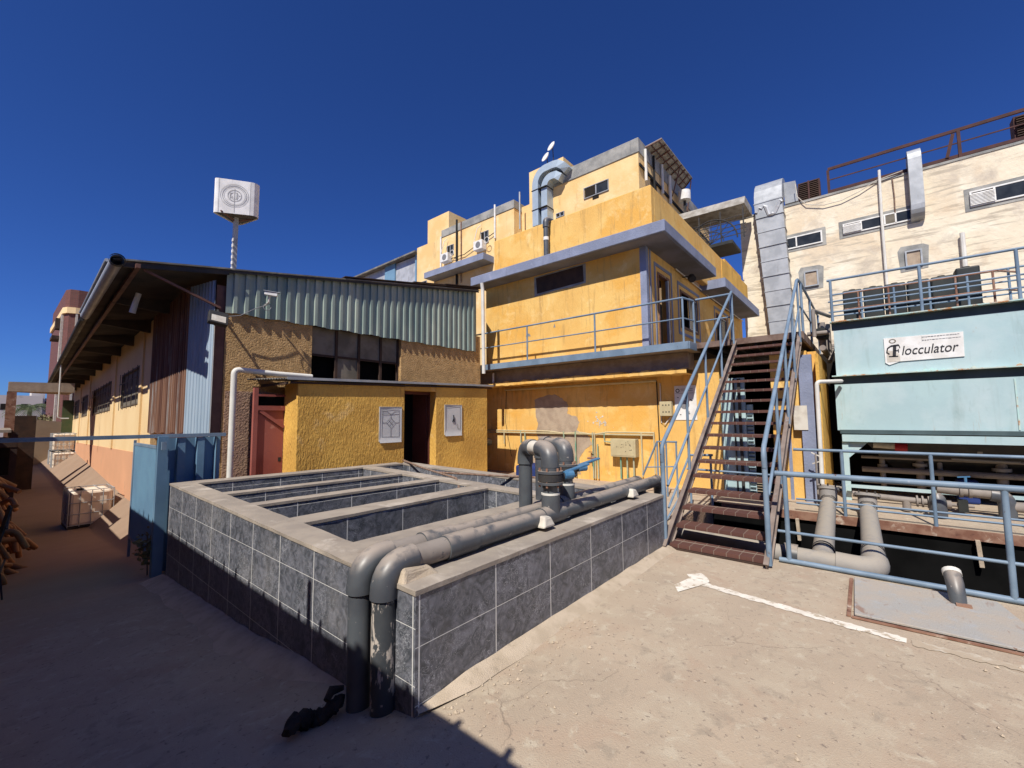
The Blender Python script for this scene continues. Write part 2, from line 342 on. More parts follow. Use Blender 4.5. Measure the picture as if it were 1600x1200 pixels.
# ------------------------------------------------------------ ground
RAMP = [(2.0, 0), (2.6, -.10), (3.2, -.18), (4.6, -.36), (8, -.57), (12, -.88), (17, -1.2), (35, -1.05), (60, -1.1)]
def gz(x, y):
    w = max(0, min(1, (3.0-x)/1.25))
    return interp(y, RAMP)*w
PIT = (6.18, 9.5, -14.0, 2.6)
TANKH = (1.95, 5.6, 2.3, 7.8)
from mathutils import noise as _gn
def gh(x, y):
    z = gz(x, y)
    if -2 < x < 6.1 and -5 < y < 8: z += .004*_gn.noise(Vector((x*1.7, y*1.7, 0)))+.0015*_gn.noise(Vector((x*7, y*7, 3)))
    return z
def ground():
    def lines(segs):
        out = []
        for a, b, st in segs:
            n = max(1, round((b-a)/st)); out += [a+(b-a)*i/n for i in range(n)]
        return out+[segs[-1][1]]
    xs = lines([(-400, -60, 60), (-60, -8, 6), (-8, -1, 1), (-1, 1.95, .1), (1.95, 5.6, .1217), (5.6, 6.18, .1), (6.18, 9.5, .83), (9.5, 20, 1), (20, 80, 8), (80, 500, 60)])
    ys = lines([(-400, -60, 60), (-60, -14, 6), (-14, -4, .6), (-4, 2.3, .1), (2.3, 2.6, .1), (2.6, 7.8, .13), (7.8, 20, .5), (20, 60, 3), (60, 120, 10), (120, 500, 60)])
    g = G(); idx = {}
    from mathutils import noise as nz
    for j, y in enumerate(ys):
        for i, x in enumerate(xs):
            z = gh(x, y)
            idx[i, j] = len(g.v); g.v.append((x, y, z-.004))
    for j in range(len(ys)-1):
        for i in range(len(xs)-1):
            cx = (xs[i]+xs[i+1])/2; cy = (ys[j]+ys[j+1])/2
            if PIT[0] < cx < PIT[1] and PIT[2] < cy < PIT[3]: continue
            if TANKH[0] < cx < TANKH[1] and TANKH[2] < cy < TANKH[3]: continue
            g.f.append((idx[i, j], idx[i+1, j], idx[i+1, j+1], idx[i, j+1]))
    o = g.build('ground', 'ground_concrete', smooth=True, kind='structure')
    # the open channel beyond the yard edge
    x0, x1, y0, y1 = PIT
    g = G(); g.box(x0, x1, y0, y1, -2.4, -2.3); g.box(x0-.15, x0-.001, y0, y1, -2.3, -.03); g.box(x1+.001, x1+.15, y0, y1, -2.3, -.03); g.box(x0, x1, y1+.001, y1+.15, -2.3, -.03)
    g.build('channel_lining', 'black_void', kind='structure')  # lining coloured black so the channel reads as deep shade
    # painted turning arrow and lane line
    th = thing('painted_arrow', 'worn white arrow and line painted on the dusty concrete yard', 'road marking', (4.5, 1.2, 0))
    def strip(pts, w, jag, name):
        g = G(); n = 60
        P = [Vector((*p, 0)) for p in pts]; tot = sum((b-a).length for a, b in zip(P, P[1:]))
        for k in range(n):
            def at(t):
                d = t*tot
                for a, b in zip(P, P[1:]):
                    L = (b-a).length
                    if d <= L+1e-6: return a+(b-a)*d/L, (b-a).normalized()
                    d -= L
                return P[-1], (P[-1]-P[-2]).normalized()
            a, d = at(k/n); b, _ = at((k+1)/n); nrm = Vector((-d.y, d.x, 0))
            wa = w/2+jag*math.sin(k*2.3)+jag*math.sin(k*.7); wb = w/2+jag*math.sin((k+1)*2.3)+jag*math.sin((k+1)*.7)
            g.add([(*q.to_tuple()[:2], gh(q.x, q.y)+.001) for q in (a+nrm*wa, a-nrm*wa, b-nrm*wb, b+nrm*wb)], [(0, 1, 2, 3)])
        return g
    strip([(4.83, 1.50), (4.74, 1.0), (4.63, .2), (4.61, -.12)], .105, .007, 'shaft').build('line', 'worn_paint', th)
    g = G(); z = .003
    g.add([(4.44, 1.57, z), (4.62, 1.50, z), (4.76, 1.44, z), (4.90, 1.40, z), (4.96, 1.42, z), (5.06, 1.48, z), (5.12, 1.55, z), (5.05, 1.60, z), (4.99, 1.66, z), (4.90, 1.60, z), (4.80, 1.62, z), (4.60, 1.66, z)], [tuple(range(12))])
    g.build('arrow_head', 'worn_paint', th)
    strip([(4.60, -.15), (4.61, -.75), (4.66, -1.9)], .10, .012, 'patch').build('faded_line', 'faded_paint', th)
ground()
# hatch plate
h = thing('hatch_cover', 'large grey rusty steel plate lying on the yard beside the blue railing', 'hatch cover', (5.4, -.3, 0))
G().prism([(4.86, .20), (5.93, .225), (5.96, -.80), (4.90, -.98)], 'z', .012, .032).build('plate', 'hatch_plate', h, bevel=.004)
g = G(); g.bar((4.84, .24, .006), (5.94, .25, .006), .03, .014); g.bar((4.83, .22, .008), (4.86, -1.05, .008), .03, .012); g.build('rim', 'rust_steel', h)
g = G(); g.tube([(5.69, -.525, .0), (5.71, -.52, .10), (5.76, -.515, .19), (5.83, -.51, .245)], [.056, .060, .064, .064], 16)
e = thing('vent_elbow', 'small grey plastic elbow pipe sticking up through the steel plate', 'pipe', (5.7, -.5, 0))
g.build('elbow', 'pvc_grey', e, smooth=True)
G().tube([(5.825, -.51, .243), (5.86, -.508, .268)], .069, 16).build('collar', 'white_plastic', e, smooth=True)
G().box(5.60, 5.66, -.60, -.50, .03, .05).build('bracket', 'rust_steel', e)
# torn black object, pebbles
g = G(); n = 26; rt = random.Random(5); pts = []; rr = []
for i in range(n):
    t = i/(n-1); x = lerp(1.17, 1.53, t); y = 2.70+.035*math.sin(t*6)+.05*t
    pts.append((x, y, gz(x, y)+.045+.02*math.sin(t*9))); rr.append((.030+.022*math.sin(t*math.pi))*rt.uniform(.75, 1.2))
g.tube(pts, rr, 12); g.v = [(x+rt.uniform(-.007, .007), y+rt.uniform(-.007, .007), z+rt.uniform(-.005, .005)) for x, y, z in g.v]
g.tube([(1.42, 2.73, gz(1.4, 2.73)+.10), (1.47, 2.76, gz(1.4, 2.76)+.13), (1.54, 2.74, gz(1.4, 2.74)+.12)], [.02, .03, .015], 8)
g.build('tyre_scrap', 'torn_black', None, smooth=True, label='twisted strip of black torn rubber on the ground by the grey pipes', cat='rubber scrap', base=(1.35, 2.7, 0))
g = G()
for k in range(420):
    if k < 150: x = random.uniform(1.7, 3.4); y = 2.12-abs(random.gauss(0, .22))
    else: x = random.uniform(1.2, 6.0); y = random.uniform(-2.5, 2.1)
    r = random.uniform(.003, .010) if k % 9 else random.uniform(.010, .016)
    z = gz(x, y)+r*.4; n = 5
    top = (x, y, z+r*.7); ring = [(x+r*math.cos(2*math.pi*i/n+k)*random.uniform(.7, 1.2), y+r*math.sin(2*math.pi*i/n+k)*random.uniform(.7, 1.2), z-r*.3) for i in range(n)]
    g.add([top]+ring, [(0, i+1, (i+1) % n+1) for i in range(n)])
g.build('gravel', 'mortar', None, kind='stuff', label='scattered grit and small pebbles on the concrete yard', cat='gravel')
# ------------------------------------------------------------ tiled settling basin
def zt(y): return .705+.02*(y-2.2)
T = thing('settling_basin', 'low basin of open pits faced in dark grey marbled tiles in mid yard', 'settling basin', (3.7, 5, 0))
CT = .035
def wall(poly, z0=-1.3, name='wall', cap=True, tz=0):
    # poly: 4 points counter-clockwise
    b = [(x, y, z0) for x, y in poly]; t = [(x, y, zt(y)-CT+tz) for x, y in poly]
    G().hexa(b, t).build(name, 'slate_tile', T)
    if cap:
        e = .012; cx = sum(p[0] for p in poly)/4; cy = sum(p[1] for p in poly)/4
        P = [(x+(e if x > cx else -e)*.6, y+(e if y > cy else -e)*.6) for x, y in poly]
        return P
def rect(x0, x1, y0, y1): return [(x0, y0), (x1, y0), (x1, y1), (x0, y1)]
WL = rect(1.69, 1.95, 2.86, 8.06)
WS = rect(1.69, 1.95, 2.19, 2.43)
WN = rect(1.86, 1.95, 2.43, 2.86)
WF = rect(1.95, 5.80, 2.19, 2.47)
WB = [(1.95, 7.80), (5.50, 7.60), (5.50, 7.86), (1.95, 8.06)]
WR = [(5.62, 2.47), (5.80, 2.47), (5.76, 7.86), (5.50, 7.60)]
WR = [(5.60, 2.47), (5.85, 2.47), (5.74, 7.86), (5.501, 7.62)]
caps = []
for p, nm in ((WL, 'wall'), (WS, 'wall'), (WF, 'wall'), (WB, 'wall'), (WR, 'wall')): caps.append(wall(p, name=nm))
wall(WN, cap=False, tz=-.04)
parts = [rect(1.95, 4.60, 3.08, 3.36), rect(1.95, 4.60, 4.30, 4.60), [(1.95, 5.50), (4.6, 5.38), (4.6, 5.58), (1.95, 5.68)], [(1.95, 6.50), (4.6, 6.36), (4.6, 6.54), (1.95, 6.66)]]
for p in parts: caps.append(wall(p, name='partition'))
caps.append(wall(rect(4.60, 4.85, 2.47, 7.62), name='partition'))
from mathutils import noise as _nz
def cap_mesh(P, name):
    # subdivided, slightly uneven cement coping
    g = G(); nx = 24; (a, b, c, d) = [Vector((x, y, 0)) for x, y in P]
    long_ab = (b-a).length > (d-a).length; NU, NV = (nx, 3) if long_ab else (3, nx)
    vs = []
    for lay in (1, 0):
        for j in range(NV+1):
            for i in range(NU+1):
                p = (a*(1-i/NU)+b*i/NU)*(1-j/NV)+(d*(1-i/NU)+c*i/NU)*j/NV
                k = _nz.noise(Vector((p.x*5, p.y*5, lay)))
                edge = i in (0, NU) or j in (0, NV)
                z = zt(p.y)-(CT if lay == 0 else 0)+(.005*k if lay else 0)-(.004 if edge and lay else 0)
                vs.append((p.x+(.005*k if edge else 0), p.y+(.005*_nz.noise(Vector((p.y*6, p.x*6, 9))) if edge else 0), z))
    n1 = (NU+1)*(NV+1); fs = []
    for j in range(NV):
        for i in range(NU):
            q = j*(NU+1)+i; fs.append((q, q+1, q+NU+2, q+NU+1)); fs.append((n1+q, n1+q+NU+1, n1+q+NU+2, n1+q+1))
    rim = [i for i in range(NU+1)]+[j*(NU+1)+NU for j in range(1, NV+1)]+[NV*(NU+1)+i for i in range(NU-1, -1, -1)]+[j*(NU+1) for j in range(NV-1, 0, -1)]
    for k in range(len(rim)):
        q, r_ = rim[k], rim[(k+1) % len(rim)]; fs.append((q, n1+q, n1+r_, r_))
    g.add(vs, fs); g.build(name, 'slab_concrete', T, smooth=False)
for k, P in enumerate(caps): cap_mesh(P, 'coping')
G().box(1.95, 5.6, 2.47, 7.8, -1.3, -1.2).build('pit_floor', 'dark_interior', T)
# sandy mortar skirts at the foot of the walls
g = G(); n = 40
for side in (0, 1):
    vs = []; fs = []
    for i in range(n+1):
        t = i/n
        if side == 0: x = lerp(1.70, 5.80, t); w = .13+.04*_nz.noise(Vector((x*2, 0, 0))); z = .05+.012*_nz.noise(Vector((x*4, 1, 0))); q_ = min(1, (x-1.69)/.5+.15); w *= q_; z *= q_; vs += [(x, 2.188, z), (x, 2.188-w*.5, z*.62), (x, 2.188-w, -.006)]
        else: y = lerp(2.95, 8.2, t); q_ = min(1, (y-2.9)/.8); w = (.24+.10*_nz.noise(Vector((y*2, 5, 0))))*q_+.02; z = gz(1.5, y)+(.07+.02*_nz.noise(Vector((y*4, 2, 0))))*q_; vs += [(1.688, y, z), (1.688-w*.5, y, z-.03), (1.688-w, y, gz(1.5, y)-.01)]
    for i in range(n):
        for k in (0, 1): q = i*3+k; fs.append((q, q+3, q+4, q+1))
    g.add(vs, fs)
g.build('mortar_skirt', 'mortar', T, smooth=True)
# white edge trims at the near corner
# cement lump where the pipes cross the wall
g = G(); g.hexa([(1.68, 2.30, .69), (2.0, 2.30, .69), (2.0, 2.44, .69), (1.68, 2.44, .69)], [(1.71, 2.34, .78), (1.93, 2.35, .75), (1.93, 2.41, .76), (1.71, 2.41, .80)])
g.v = [(x+random.uniform(-.01, .01), y+random.uniform(-.01, .01), z) for x, y, z in g.v]
g.build('cement_lump', 'mortar', T, bevel=.02)
for (x, y) in ((5.2, 2.36), (3.3, 2.36)):
    g = G(); g.hexa([(x-.09, y-.05, .74), (x+.1, y-.05, .74), (x+.1, y+.06, .74), (x-.09, y+.06, .74)], [(x-.05, y-.03, .84), (x+.06, y-.02, .83), (x+.05, y+.04, .83), (x-.05, y+.04, .85)]); g.build('cement_lump', 'dusty_white', T, bevel=.02)
# brown hose over the far right corner
g = G(); g.tube([(5.62, 7.75, .86), (5.2, 6.6, .82), (5.0, 5.9, .80), (5.3, 5.0, .79), (5.75, 4.3, .76), (5.9, 4.0, .6)], .018, 8); g.tube([(5.0, 5.9, .80), (4.8, 5.2, .78), (4.58, 4.9, .7), (4.2, 4.75, .1)], .018, 8)
g.build('hose', 'cable_brown', None, smooth=True, label='thin brown hose draped over the far copings of the tiled basin', cat='hose', base=(5.2, 6, .8))
# ------------------------------------------------------------ pipes over the basin
def pipe_run(y, x0, zax, r, lab, xr, mat_v, rough_z, ux, uy, xend):
    P = thing('drain_pipe', lab, 'pipe', (x0, y, 0))
    G().tube([(x0, y, rough_z), (x0, y, zax-.16)], r, 20).build('upright_pipe', mat_v, P, smooth=True)
    pts = [(x0, y, zax-.19)]+bend((x0, y, zax-.19), (x0, y, zax+.005), (x0+.3, y, zax+.005), .17)+[(x0+.22, y, zax+.005)]
    G().tube(pts, r*1.17, 20).build('elbow', 'pvc_grey', P, smooth=True)
    G().tube([(x0+.2, y, zax), (xr-.18, y, zax), (xr+.2, y, zax+.005), (xend, y, zax+.01)], r, 20).build('level_pipe', 'pvc_grey', P, smooth=True)
    g = G(); g.tube([(x0+.50, y, zax), (x0+.80, y, zax)], r*1.16, 20); g.build('coupling', 'pvc_grey', P, smooth=True)
    G().tube([(x0+.22, y, zax), (x0+.5, y, zax)], r*1.015, 20).build('cement_wrap', 'pvc_dusty', P, smooth=True)
    pts = [(xend-.1, y, zax+.01)]+bend((xend-.2, y, zax+.01), (xend+.05, y, zax), (xend+.05, y, .3), .15)+[(xend+.05, y, .1)]
    G().tube(pts, r*1.15, 16).build('elbow', 'pvc_grey', P, smooth=True)
    # tee
    g = G(); g.tube([(xr-.17, y, zax), (xr+.17, y, zax)], r*1.17, 20); g.tube([(xr, y, zax), (xr, y, zax+.20)], r*1.17, 20); g.build('tee', 'pvc_grey', P, smooth=True)
    g = G(); g.tube([(xr, y, zax+.195), (xr, y, zax+.212)], r*1.2, 20); g.build('tee_lip', 'white_plastic', P, smooth=True)
    zt_ = 1.43
    G().tube([(xr, y, zax+.2), (xr, y, zax+.36)], r*.93, 18).build('riser', 'pvc_grey', P, smooth=True)
    f = G()
    for z0, z1, rr in ((zax+.26, zax+.30, 1.05), (zax+.295, zax+.32, 1.62), (zax+.40, zax+.425, 1.62), (zax+.425, zax+.46, 1.1)): f.tube([(xr, y, z0), (xr, y, z1)], r*rr, 20)
    f.build('flange', 'pvc_grey', P, smooth=True)
    v = G().tube([(xr, y, zax+.327), (xr, y, zax+.393)], r*1.55, 20).build('valve_body', 'dark_steel', P, smooth=True)
    b = G()
    for k in range(6):
        a = k*math.pi/3+.3; bx = xr+r*1.38*math.cos(a); by = y+r*1.38*math.sin(a); b.tube([(bx, by, zax+.27), (bx, by, zax+.455)], .011, 6)
    b.build('bolt', 'rust_steel', P)
    ne = G(); ne.tube([(xr, y, zax+.36), (xr+.14, y-.10, zax+.37)], .035, 10); ne.build('valve_neck', 'dark_steel', v, smooth=True)
    hh = G(); hh.tube([(xr+.11, y-.09, zax+.375), (xr+.20, y-.14, zax+.38)], .042, 10); hh.bar((xr+.14, y-.1, zax+.41), (xr+.46, y-.16, zax+.46), .05, .022); hh.build('valve_handle', 'blue_valve', v, smooth=False, bevel=.006)
    G().tube([(xr, y, zax+.46), (xr, y, zt_-.13)], r*.92, 18).build('pipe_neck', 'white_plastic' if y > 2.6 else 'dusty_white', P, smooth=True)
    d = Vector((ux-xr, uy-y, 0)); top = Vector((xr, y, zt_)); tp2 = Vector((ux, uy, zt_))
    G().tube([(xr, y, zt_-.17)]+bend((xr, y, zt_-.3), top, tp2, .14)+[top+d.normalized()*.20], r*1.14, 20).build('elbow', 'pvc_grey', P, smooth=True)
    G().tube([top+d.normalized()*.18, tp2-d.normalized()*.18], r*.97, 18).build('level_pipe', 'dusty_white' if y < 2.6 else 'pvc_grey', P, smooth=True)
    G().tube([tp2-d.normalized()*.20]+bend(tp2-d, tp2, tp2-Vector((0, 0, 1)), .14)+[(ux, uy, zt_-.19)], r*1.14, 20).build('elbow', 'pvc_grey', P, smooth=True)
    G().tube([(ux, uy, zt_-.18), (ux, uy, -.6)], r*.97, 20).build('down_pipe', 'pvc_grey', P, smooth=True)
pipe_run(2.455, 1.645, .80, .077, 'grey plastic pipe nearest the yard running over the tiled basin, paint-splashed upright', 3.52, 'pvc_marked', -.12, 3.78, 2.97, 6.3)
pipe_run(2.66, 1.60, .80, .077, 'grey plastic pipe running behind the nearer one over the tiled basin, clean upright', 4.13, 'pvc_grey', -.16, 4.42, 3.22, 6.05)
# ------------------------------------------------------------ steel staircase
ST = thing('steel_staircase', 'steep open steel staircase with brown tiled treads and blue handrails', 'staircase', (5.7, 1.6, 0))
for k in range(17):
    x = 5.815+.272*k; z = .07+.197*k
    g = G(); g.box(x, x+.285, 1.04, 2.14, z-.03, z); g.box(x, x+.03, 1.04, 2.14, z-.045, z-.031)
    t = g.build('tread', 'tread_tile', ST)
g = G(); g.box(5.80, 6.02, 1.04, 2.14, -.03, .02); g.build('base_sill', 'dark_brown', ST)
for y, nm in ((2.175, 'l'), (1.005, 'r')):
    g = G(); a = (5.74, y, -.02); b = (10.42, y, 3.37)
    d = Vector((4.68, 0, 3.39)).normalized(); nn = Vector((-d.z, 0, d.x))
    g.bar(a, b, .012, .20, up=(0, 1, 0)); 
    g = G(); A = Vector(a); B = Vector(b)
    g.bar(A, B, .014, .19); g.bar(A+nn*.09, B+nn*.09, .055, .014); g.bar(A-nn*.09, B-nn*.09, .055, .014)
    g.build('stringer', 'stringer_steel', ST)
g = G()
def rail_side(y, ya):
    rr = .027
    g = G(); g.tube([(5.79, y, 1.14)]+bend((5.79, y, 1.1), (5.76, y, 1.34), (10.18, y, 4.47), .12)+[(10.18, ya, 4.47)], rr, 12)
    g.build('handrail', 'blue_paint', ST, smooth=True)
    g = G(); g.tube([(5.95, y, .80), (10.2, y, 3.86)], .019, 10); g.build('mid_rail', 'blue_paint', ST, smooth=True)
    for k in range(5):
        x = 5.80+1.1*k; z0 = (x-5.74)*.724; z1 = 1.30+(x-5.76)*.717
        G().tube([(x, y, z0-.02), (x, y, z1)], .021 if k else .03, 10).build('rail_post', 'blue_paint', ST, smooth=True)
rail_side(2.19, 2.19); rail_side(.985, .985)
# ------------------------------------------------------------ railings
def railing(name, lab, pts, z0, top, mids, r=.025, posts=None, base=None, mat='blue_paint', grp=None, rt=None, mr=.017):
    t = thing(name, lab, 'railing', (*pts[0], z0 if isinstance(z0, (int, float)) else z0[0]), grp)
    zz = (lambda i: z0) if isinstance(z0, (int, float)) else (lambda i: z0[i])
    P = [Vector((p[0], p[1], zz(i))) for i, p in enumerate(pts)]
    G().tube([p+Vector((0, 0, top)) for p in P], rt or r, 12).build('top_rail', mat, t, smooth=True)
    for mz in mids: G().tube([p+Vector((0, 0, mz)) for p in P], mr, 10).build('mid_rail', mat, t, smooth=True)
    if base is not None: G().tube([p+Vector((0, 0, base)) for p in P], r*1.1, 10).build('base_rail', mat, t, smooth=True)
    for q in (posts or P):
        q = Vector(q); G().tube([q, q+Vector((0, 0, top))], r, 10).build('post', mat, t, smooth=True)
    return t
nr = railing('channel_railing', 'blue railing with rusty posts on the near edge of the open channel beside the stairs', [(6.10, .93), (6.10, -3.2)], 0.02, 1.03, [.345], r=.026, posts=[(6.1, .83, .02), (6.1, -.93, .02), (6.1, -2.7, .02)], base=0.012, rt=.032)
railing('ledge_railing', 'thinner blue railing on the far rusty ledge below the pale green tank', [(9.5, 1.13), (9.5, -3.6)], 0.0, 1.12, [.22, .145], r=.026, posts=[(9.5, .42, 0), (9.5, -.70, 0), (9.5, -1.95, 0)])
railing('balcony_railing', 'blue two-bar railing along the balcony of the yellow building', [(9.82, 10.34), (9.82, 3.12), (10.28, 3.03)], 3.44, 1.0, [.53], r=.024, posts=[(9.82, 9.75, 3.42), (9.82, 7.6, 3.42), (9.82, 5.37, 3.42), (9.82, 3.13, 3.42), (10.28, 3.03, 3.42)])
railing('landing_railing', 'short blue railing on the landing left of the stair head', [(10.30, 2.98), (10.30, 2.24)], 3.44, 1.02, [.5], r=.026, posts=[(10.30, 2.24, 3.42)])
railing('landing_railing', 'blue railing on the right edge of the landing, behind the stair head', [(10.2, .97), (10.6, .95), (14.5, .95)], 3.44, 1.05, [.5], r=.025, posts=[(10.45, .95, 3.42), (12.2, .95, 3.42), (14.3, .95, 3.42)])
# ------------------------------------------------------------ shade-casting workshop left of and behind the camera
WK = thing('workshop_block', 'long yellow workshop block with an added shade canopy out of view behind the camera', 'building', (-6, 8, 0))
G().box(-9, -2.4, -14, 11.5, -2, 4.90).build('wall', 'yellow_plaster', WK)
G().box(-9, -2.4, 11.501, 44, -2, 4.1).build('wall', 'yellow_plaster', WK)
g = G(); g.box(-2.4, -.8, -14, 11.5, 3.0, 3.09); g.box(-2.4, -.8, 11.5, 44, 2.27, 2.34); g.build('canopy', 'concrete_band', WK)  # unseen canopy, added to block skylight and set the shadow edge
g = G(); y = -14
while y < 11.4: g.box(-.83, -.805, y, y+.04, 3.09, 3.16+.03*math.sin(y*3)); y += .37
g.build('shade_canopy_teeth', 'brown_steel', WK)  # bars on the added canopy, toothing its shadow edge
G().tube([(-.81, 2.87, 3.0), (-.81, 2.87, 3.42)], .035, 8).build('vent_pipe', 'white_plastic', WK)
# ------------------------------------------------------------ big shed (its long side drifts a little and sinks away)
def HM(x, y, z): return (x+.024*(y-9.3), y, z-.0175*(y-9.3))
HG = thing('corrugated_shed', 'long dark-roofed shed with green corrugated gable and deep eave over the alley', 'shed', (6, 9.3, 0))
def hb(name, mat, g, **k): g.map(HM); return g.build(name, mat, HG, **k)
RZ = lambda x: 4.33+.166*(x-1.11)
# front wall (faces the yard)
g = G(); g.box(2.66, 4.31, 9.30, 9.55, -1, 4.3); g.box(4.31, 6.64, 9.30, 9.55, -1, 2.58); g.box(6.64, 9.6, 9.30, 9.55, -1, 4.3)
g.box(4.31, 6.64, 9.30, 9.55, 3.86, 4.4); g.box(2.30, 2.66, 9.302, 9.6, -1, 1.15)
g.build('front_wall', 'tan_roughcast', HG)
g = G(); g.box(2.70, 4.3, 9.286, 9.2995, -1, 2.3); g.build('lower_render', 'pink_roughcast', HG)
g = G(); g.box(2.50, 2.655, 9.31, 9.5, 1.15, 4.3); g.build('corner_post', 'brown_steel', HG)
g = G(); g.tube([(2.47, 9.25, 1.2), (2.47, 9.25, 3.5)], .012, 6); g.build('conduit', 'white_plastic', HG)
# window band
W_ = G().frame('y', 9.46, 4.31, 6.64, 2.58, 3.86, .05, .05).build('window', 'dark_brown', HG)
g = G()
for x in (4.93, 5.50, 6.10): g.box(x-.03, x+.03, 9.40, 9.46, 2.63, 3.81)
g.box(4.36, 6.59, 9.41, 9.45, 3.16, 3.21); g.build('mullion', 'dark_brown', W_)
g = G()
for x0, x1, z0, z1 in ((4.37, 4.90, 3.21, 3.81), (4.96, 5.47, 2.63, 3.16), (4.96, 5.47, 3.21, 3.81), (5.53, 6.07, 3.21, 3.81), (6.13, 6.58, 3.21, 3.81)): g.box(x0, x1, 9.43, 9.44, z0, z1)
g.build('blind_pane', 'grey_blind', W_)
G().box(4.2, 6.8, 9.62, 9.66, 2.4, 4.0).build('dark_room', 'black_void', HG)
# gable sheet
g = corr(2.64, 9.36, lambda u: 3.79+.012*math.sin(u*9), lambda u: RZ(u)-.02, .195, .04, lambda u, d, z: (u, 9.262-d, z), top=.62)
g.build('gable_sheet', 'green_sheet', HG)
# return sheet right of the gable, in shade
g = corr(9.32, 10.4, lambda u: 3.4, lambda u: 5.9, .13, .03, lambda u, d, z: (9.42+(u-9.3)*.75, 9.3+(u-9.3)*.9, z), top=.6)
g.build('return_sheet', 'green_sheet', HG)
# roof
g = G(); Y0, Y1 = 9.12, 40
def rp(x, y, dz=0): return (x, y, RZ(x)+dz)
for xa, xb, ya in ((1.03, 2.66, Y0), (2.661, 9.42, 9.15)): g.hexa([rp(xa, ya), rp(xb, ya), rp(xb, Y1), rp(xa, Y1)], [rp(xa, ya, .028), rp(xb, ya, .028), rp(xb, Y1, .028), rp(xa, Y1, .028)])
roof = hb('roof', 'roof_sheet', g)
g = G()
for y0, y1, x0, x1, dz in ((9.12, 10.5, 4.95, 9.44, .055), (9.10, 10.2, 8.0, 9.45, .10), (9.13, 9.6, 6.9, 8.2, .085)): g.hexa([rp(x0, y0, dz), rp(x1, y0, dz), rp(x1, y1, dz), rp(x0, y1, dz)], [rp(x0, y0, dz+.02), rp(x1, y0, dz+.02), rp(x1, y1, dz+.02), rp(x0, y1, dz+.02)])
g.map(HM).build('patch_sheet', 'dark_brown', roof)
# corrugated soffit lines (sheet laps) and rafters
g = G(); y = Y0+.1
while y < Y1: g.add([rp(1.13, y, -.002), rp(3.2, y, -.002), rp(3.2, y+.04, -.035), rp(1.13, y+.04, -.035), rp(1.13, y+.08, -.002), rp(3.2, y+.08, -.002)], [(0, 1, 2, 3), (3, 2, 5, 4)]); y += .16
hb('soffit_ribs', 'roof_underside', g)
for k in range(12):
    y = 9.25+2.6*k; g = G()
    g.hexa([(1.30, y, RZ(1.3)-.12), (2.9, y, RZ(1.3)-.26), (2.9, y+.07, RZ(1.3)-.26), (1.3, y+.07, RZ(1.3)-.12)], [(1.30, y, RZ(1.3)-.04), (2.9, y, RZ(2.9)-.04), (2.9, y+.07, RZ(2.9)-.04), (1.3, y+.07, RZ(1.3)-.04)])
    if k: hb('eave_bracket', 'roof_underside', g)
g = G(); g.box(1.30, 1.36, 9.05, Y1, RZ(1.3)-.12, RZ(1.3)-.05); g.map(lambda x, y, z: (x, y, z)); hb('eave_purlin', 'brown_steel', g)
g = G(); g.bar((1.42, 9.22, RZ(1.4)-.10), (2.55, 9.25, 3.85), .04, .04); g.build('brace', 'brown_steel', HG)
g = G(); g.bar((1.15, 9.16, RZ(1.15)-.06), (2.64, 9.17, RZ(2.64)-.05), .04, .08); g.bar((2.64, 9.17, RZ(2.64)-.03), (9.4, 9.17, RZ(9.4)-.03), .02, .04); g.build('verge_bar', 'dark_steel', HG)
# gutter
g = G(); n = 9
pr = [(.075*math.cos(a), .075*math.sin(a)) for a in [math.pi*1.9*i/n+math.pi*.05 for i in range(n+1)]]
vs = []
for y in (8.85, 13.6):
    for rr in (1, .93):
        for c, s_ in pr: vs.append(HM(1.05-c*rr*0+s_*rr*1.0*-1+0, y, 4.28+c*rr+.02))
# simple pipe-like gutter with open mouth
g = G(); g.tube([HM(1.07, 9.02, 4.29), HM(1.05, 14.0, 4.30)], .085, 16, cap=False); g.tube([HM(1.07, 9.02, 4.29), HM(1.05, 14.0, 4.30)], .078, 16, cap=False)
gt = g.build('gutter', 'galvanised', HG, smooth=True)
g = G(); g.tube([HM(1.07, 8.99, 4.29), HM(1.07, 9.06, 4.29)], .10, 16, cap=False); g.build('gutter_lip', 'dark_steel', gt, smooth=True)
g = G(); g.tube([HM(.98, 9.4, 4.37), HM(.97, 14.1, 4.38)], .028, 8); g.build('conduit', 'galvanised', HG, smooth=True)
g = G(); g.tube([HM(1.0, 14.0, 4.22), HM(1.02, 40, 4.28)], .05, 8); hb('fascia', 'dark_steel', g) if 0 else g.build('fascia', 'dark_steel', HG)
g = G(); g.tube([HM(1.55, 10.6, 4.2), HM(1.52, 10.62, 4.05), HM(1.48, 10.66, 3.82)], [.045, .045, .05], 12); g.build('hanging_pipe_stub', 'white_plastic', HG, smooth=True)
# alley wall: cream above, orange below
WX = 2.32
wins = [(15.6, 18.9, 2.33, 3.42, 'a'), (21.6, 27.6, 2.36, 3.45, 'b'), (30.2, 33.0, 2.4, 3.45, 'c'), (35.0, 38, 2.4, 3.45, 'd')]
g = G(); ys = [13.7]
for w in wins: ys += [w[0], w[1]]
ys.append(40)
for i in range(len(ys)-1):
    if i % 2 == 0: g.box(WX, WX+.25, ys[i], ys[i+1], .99, 4.45)
    else: w = wins[i//2]; g.box(WX, WX+.25, ys[i], ys[i+1], .99, w[2]); g.box(WX, WX+.25, ys[i], ys[i+1], w[3], 4.45)
for y in (15.1, 20.3, 29, 34): g.box(WX-.045, WX-.001, y, y+.35, .99, 4.4)
hb('alley_wall', 'cream_wall', g)
g = G(); g.box(WX-.012, WX+.25, 13.7, 40, -2.2, .989); g.box(WX+.03, WX+.25, 9.6, 13.7, -2.2, .9); hb('orange_wall', 'orange_dado', g)
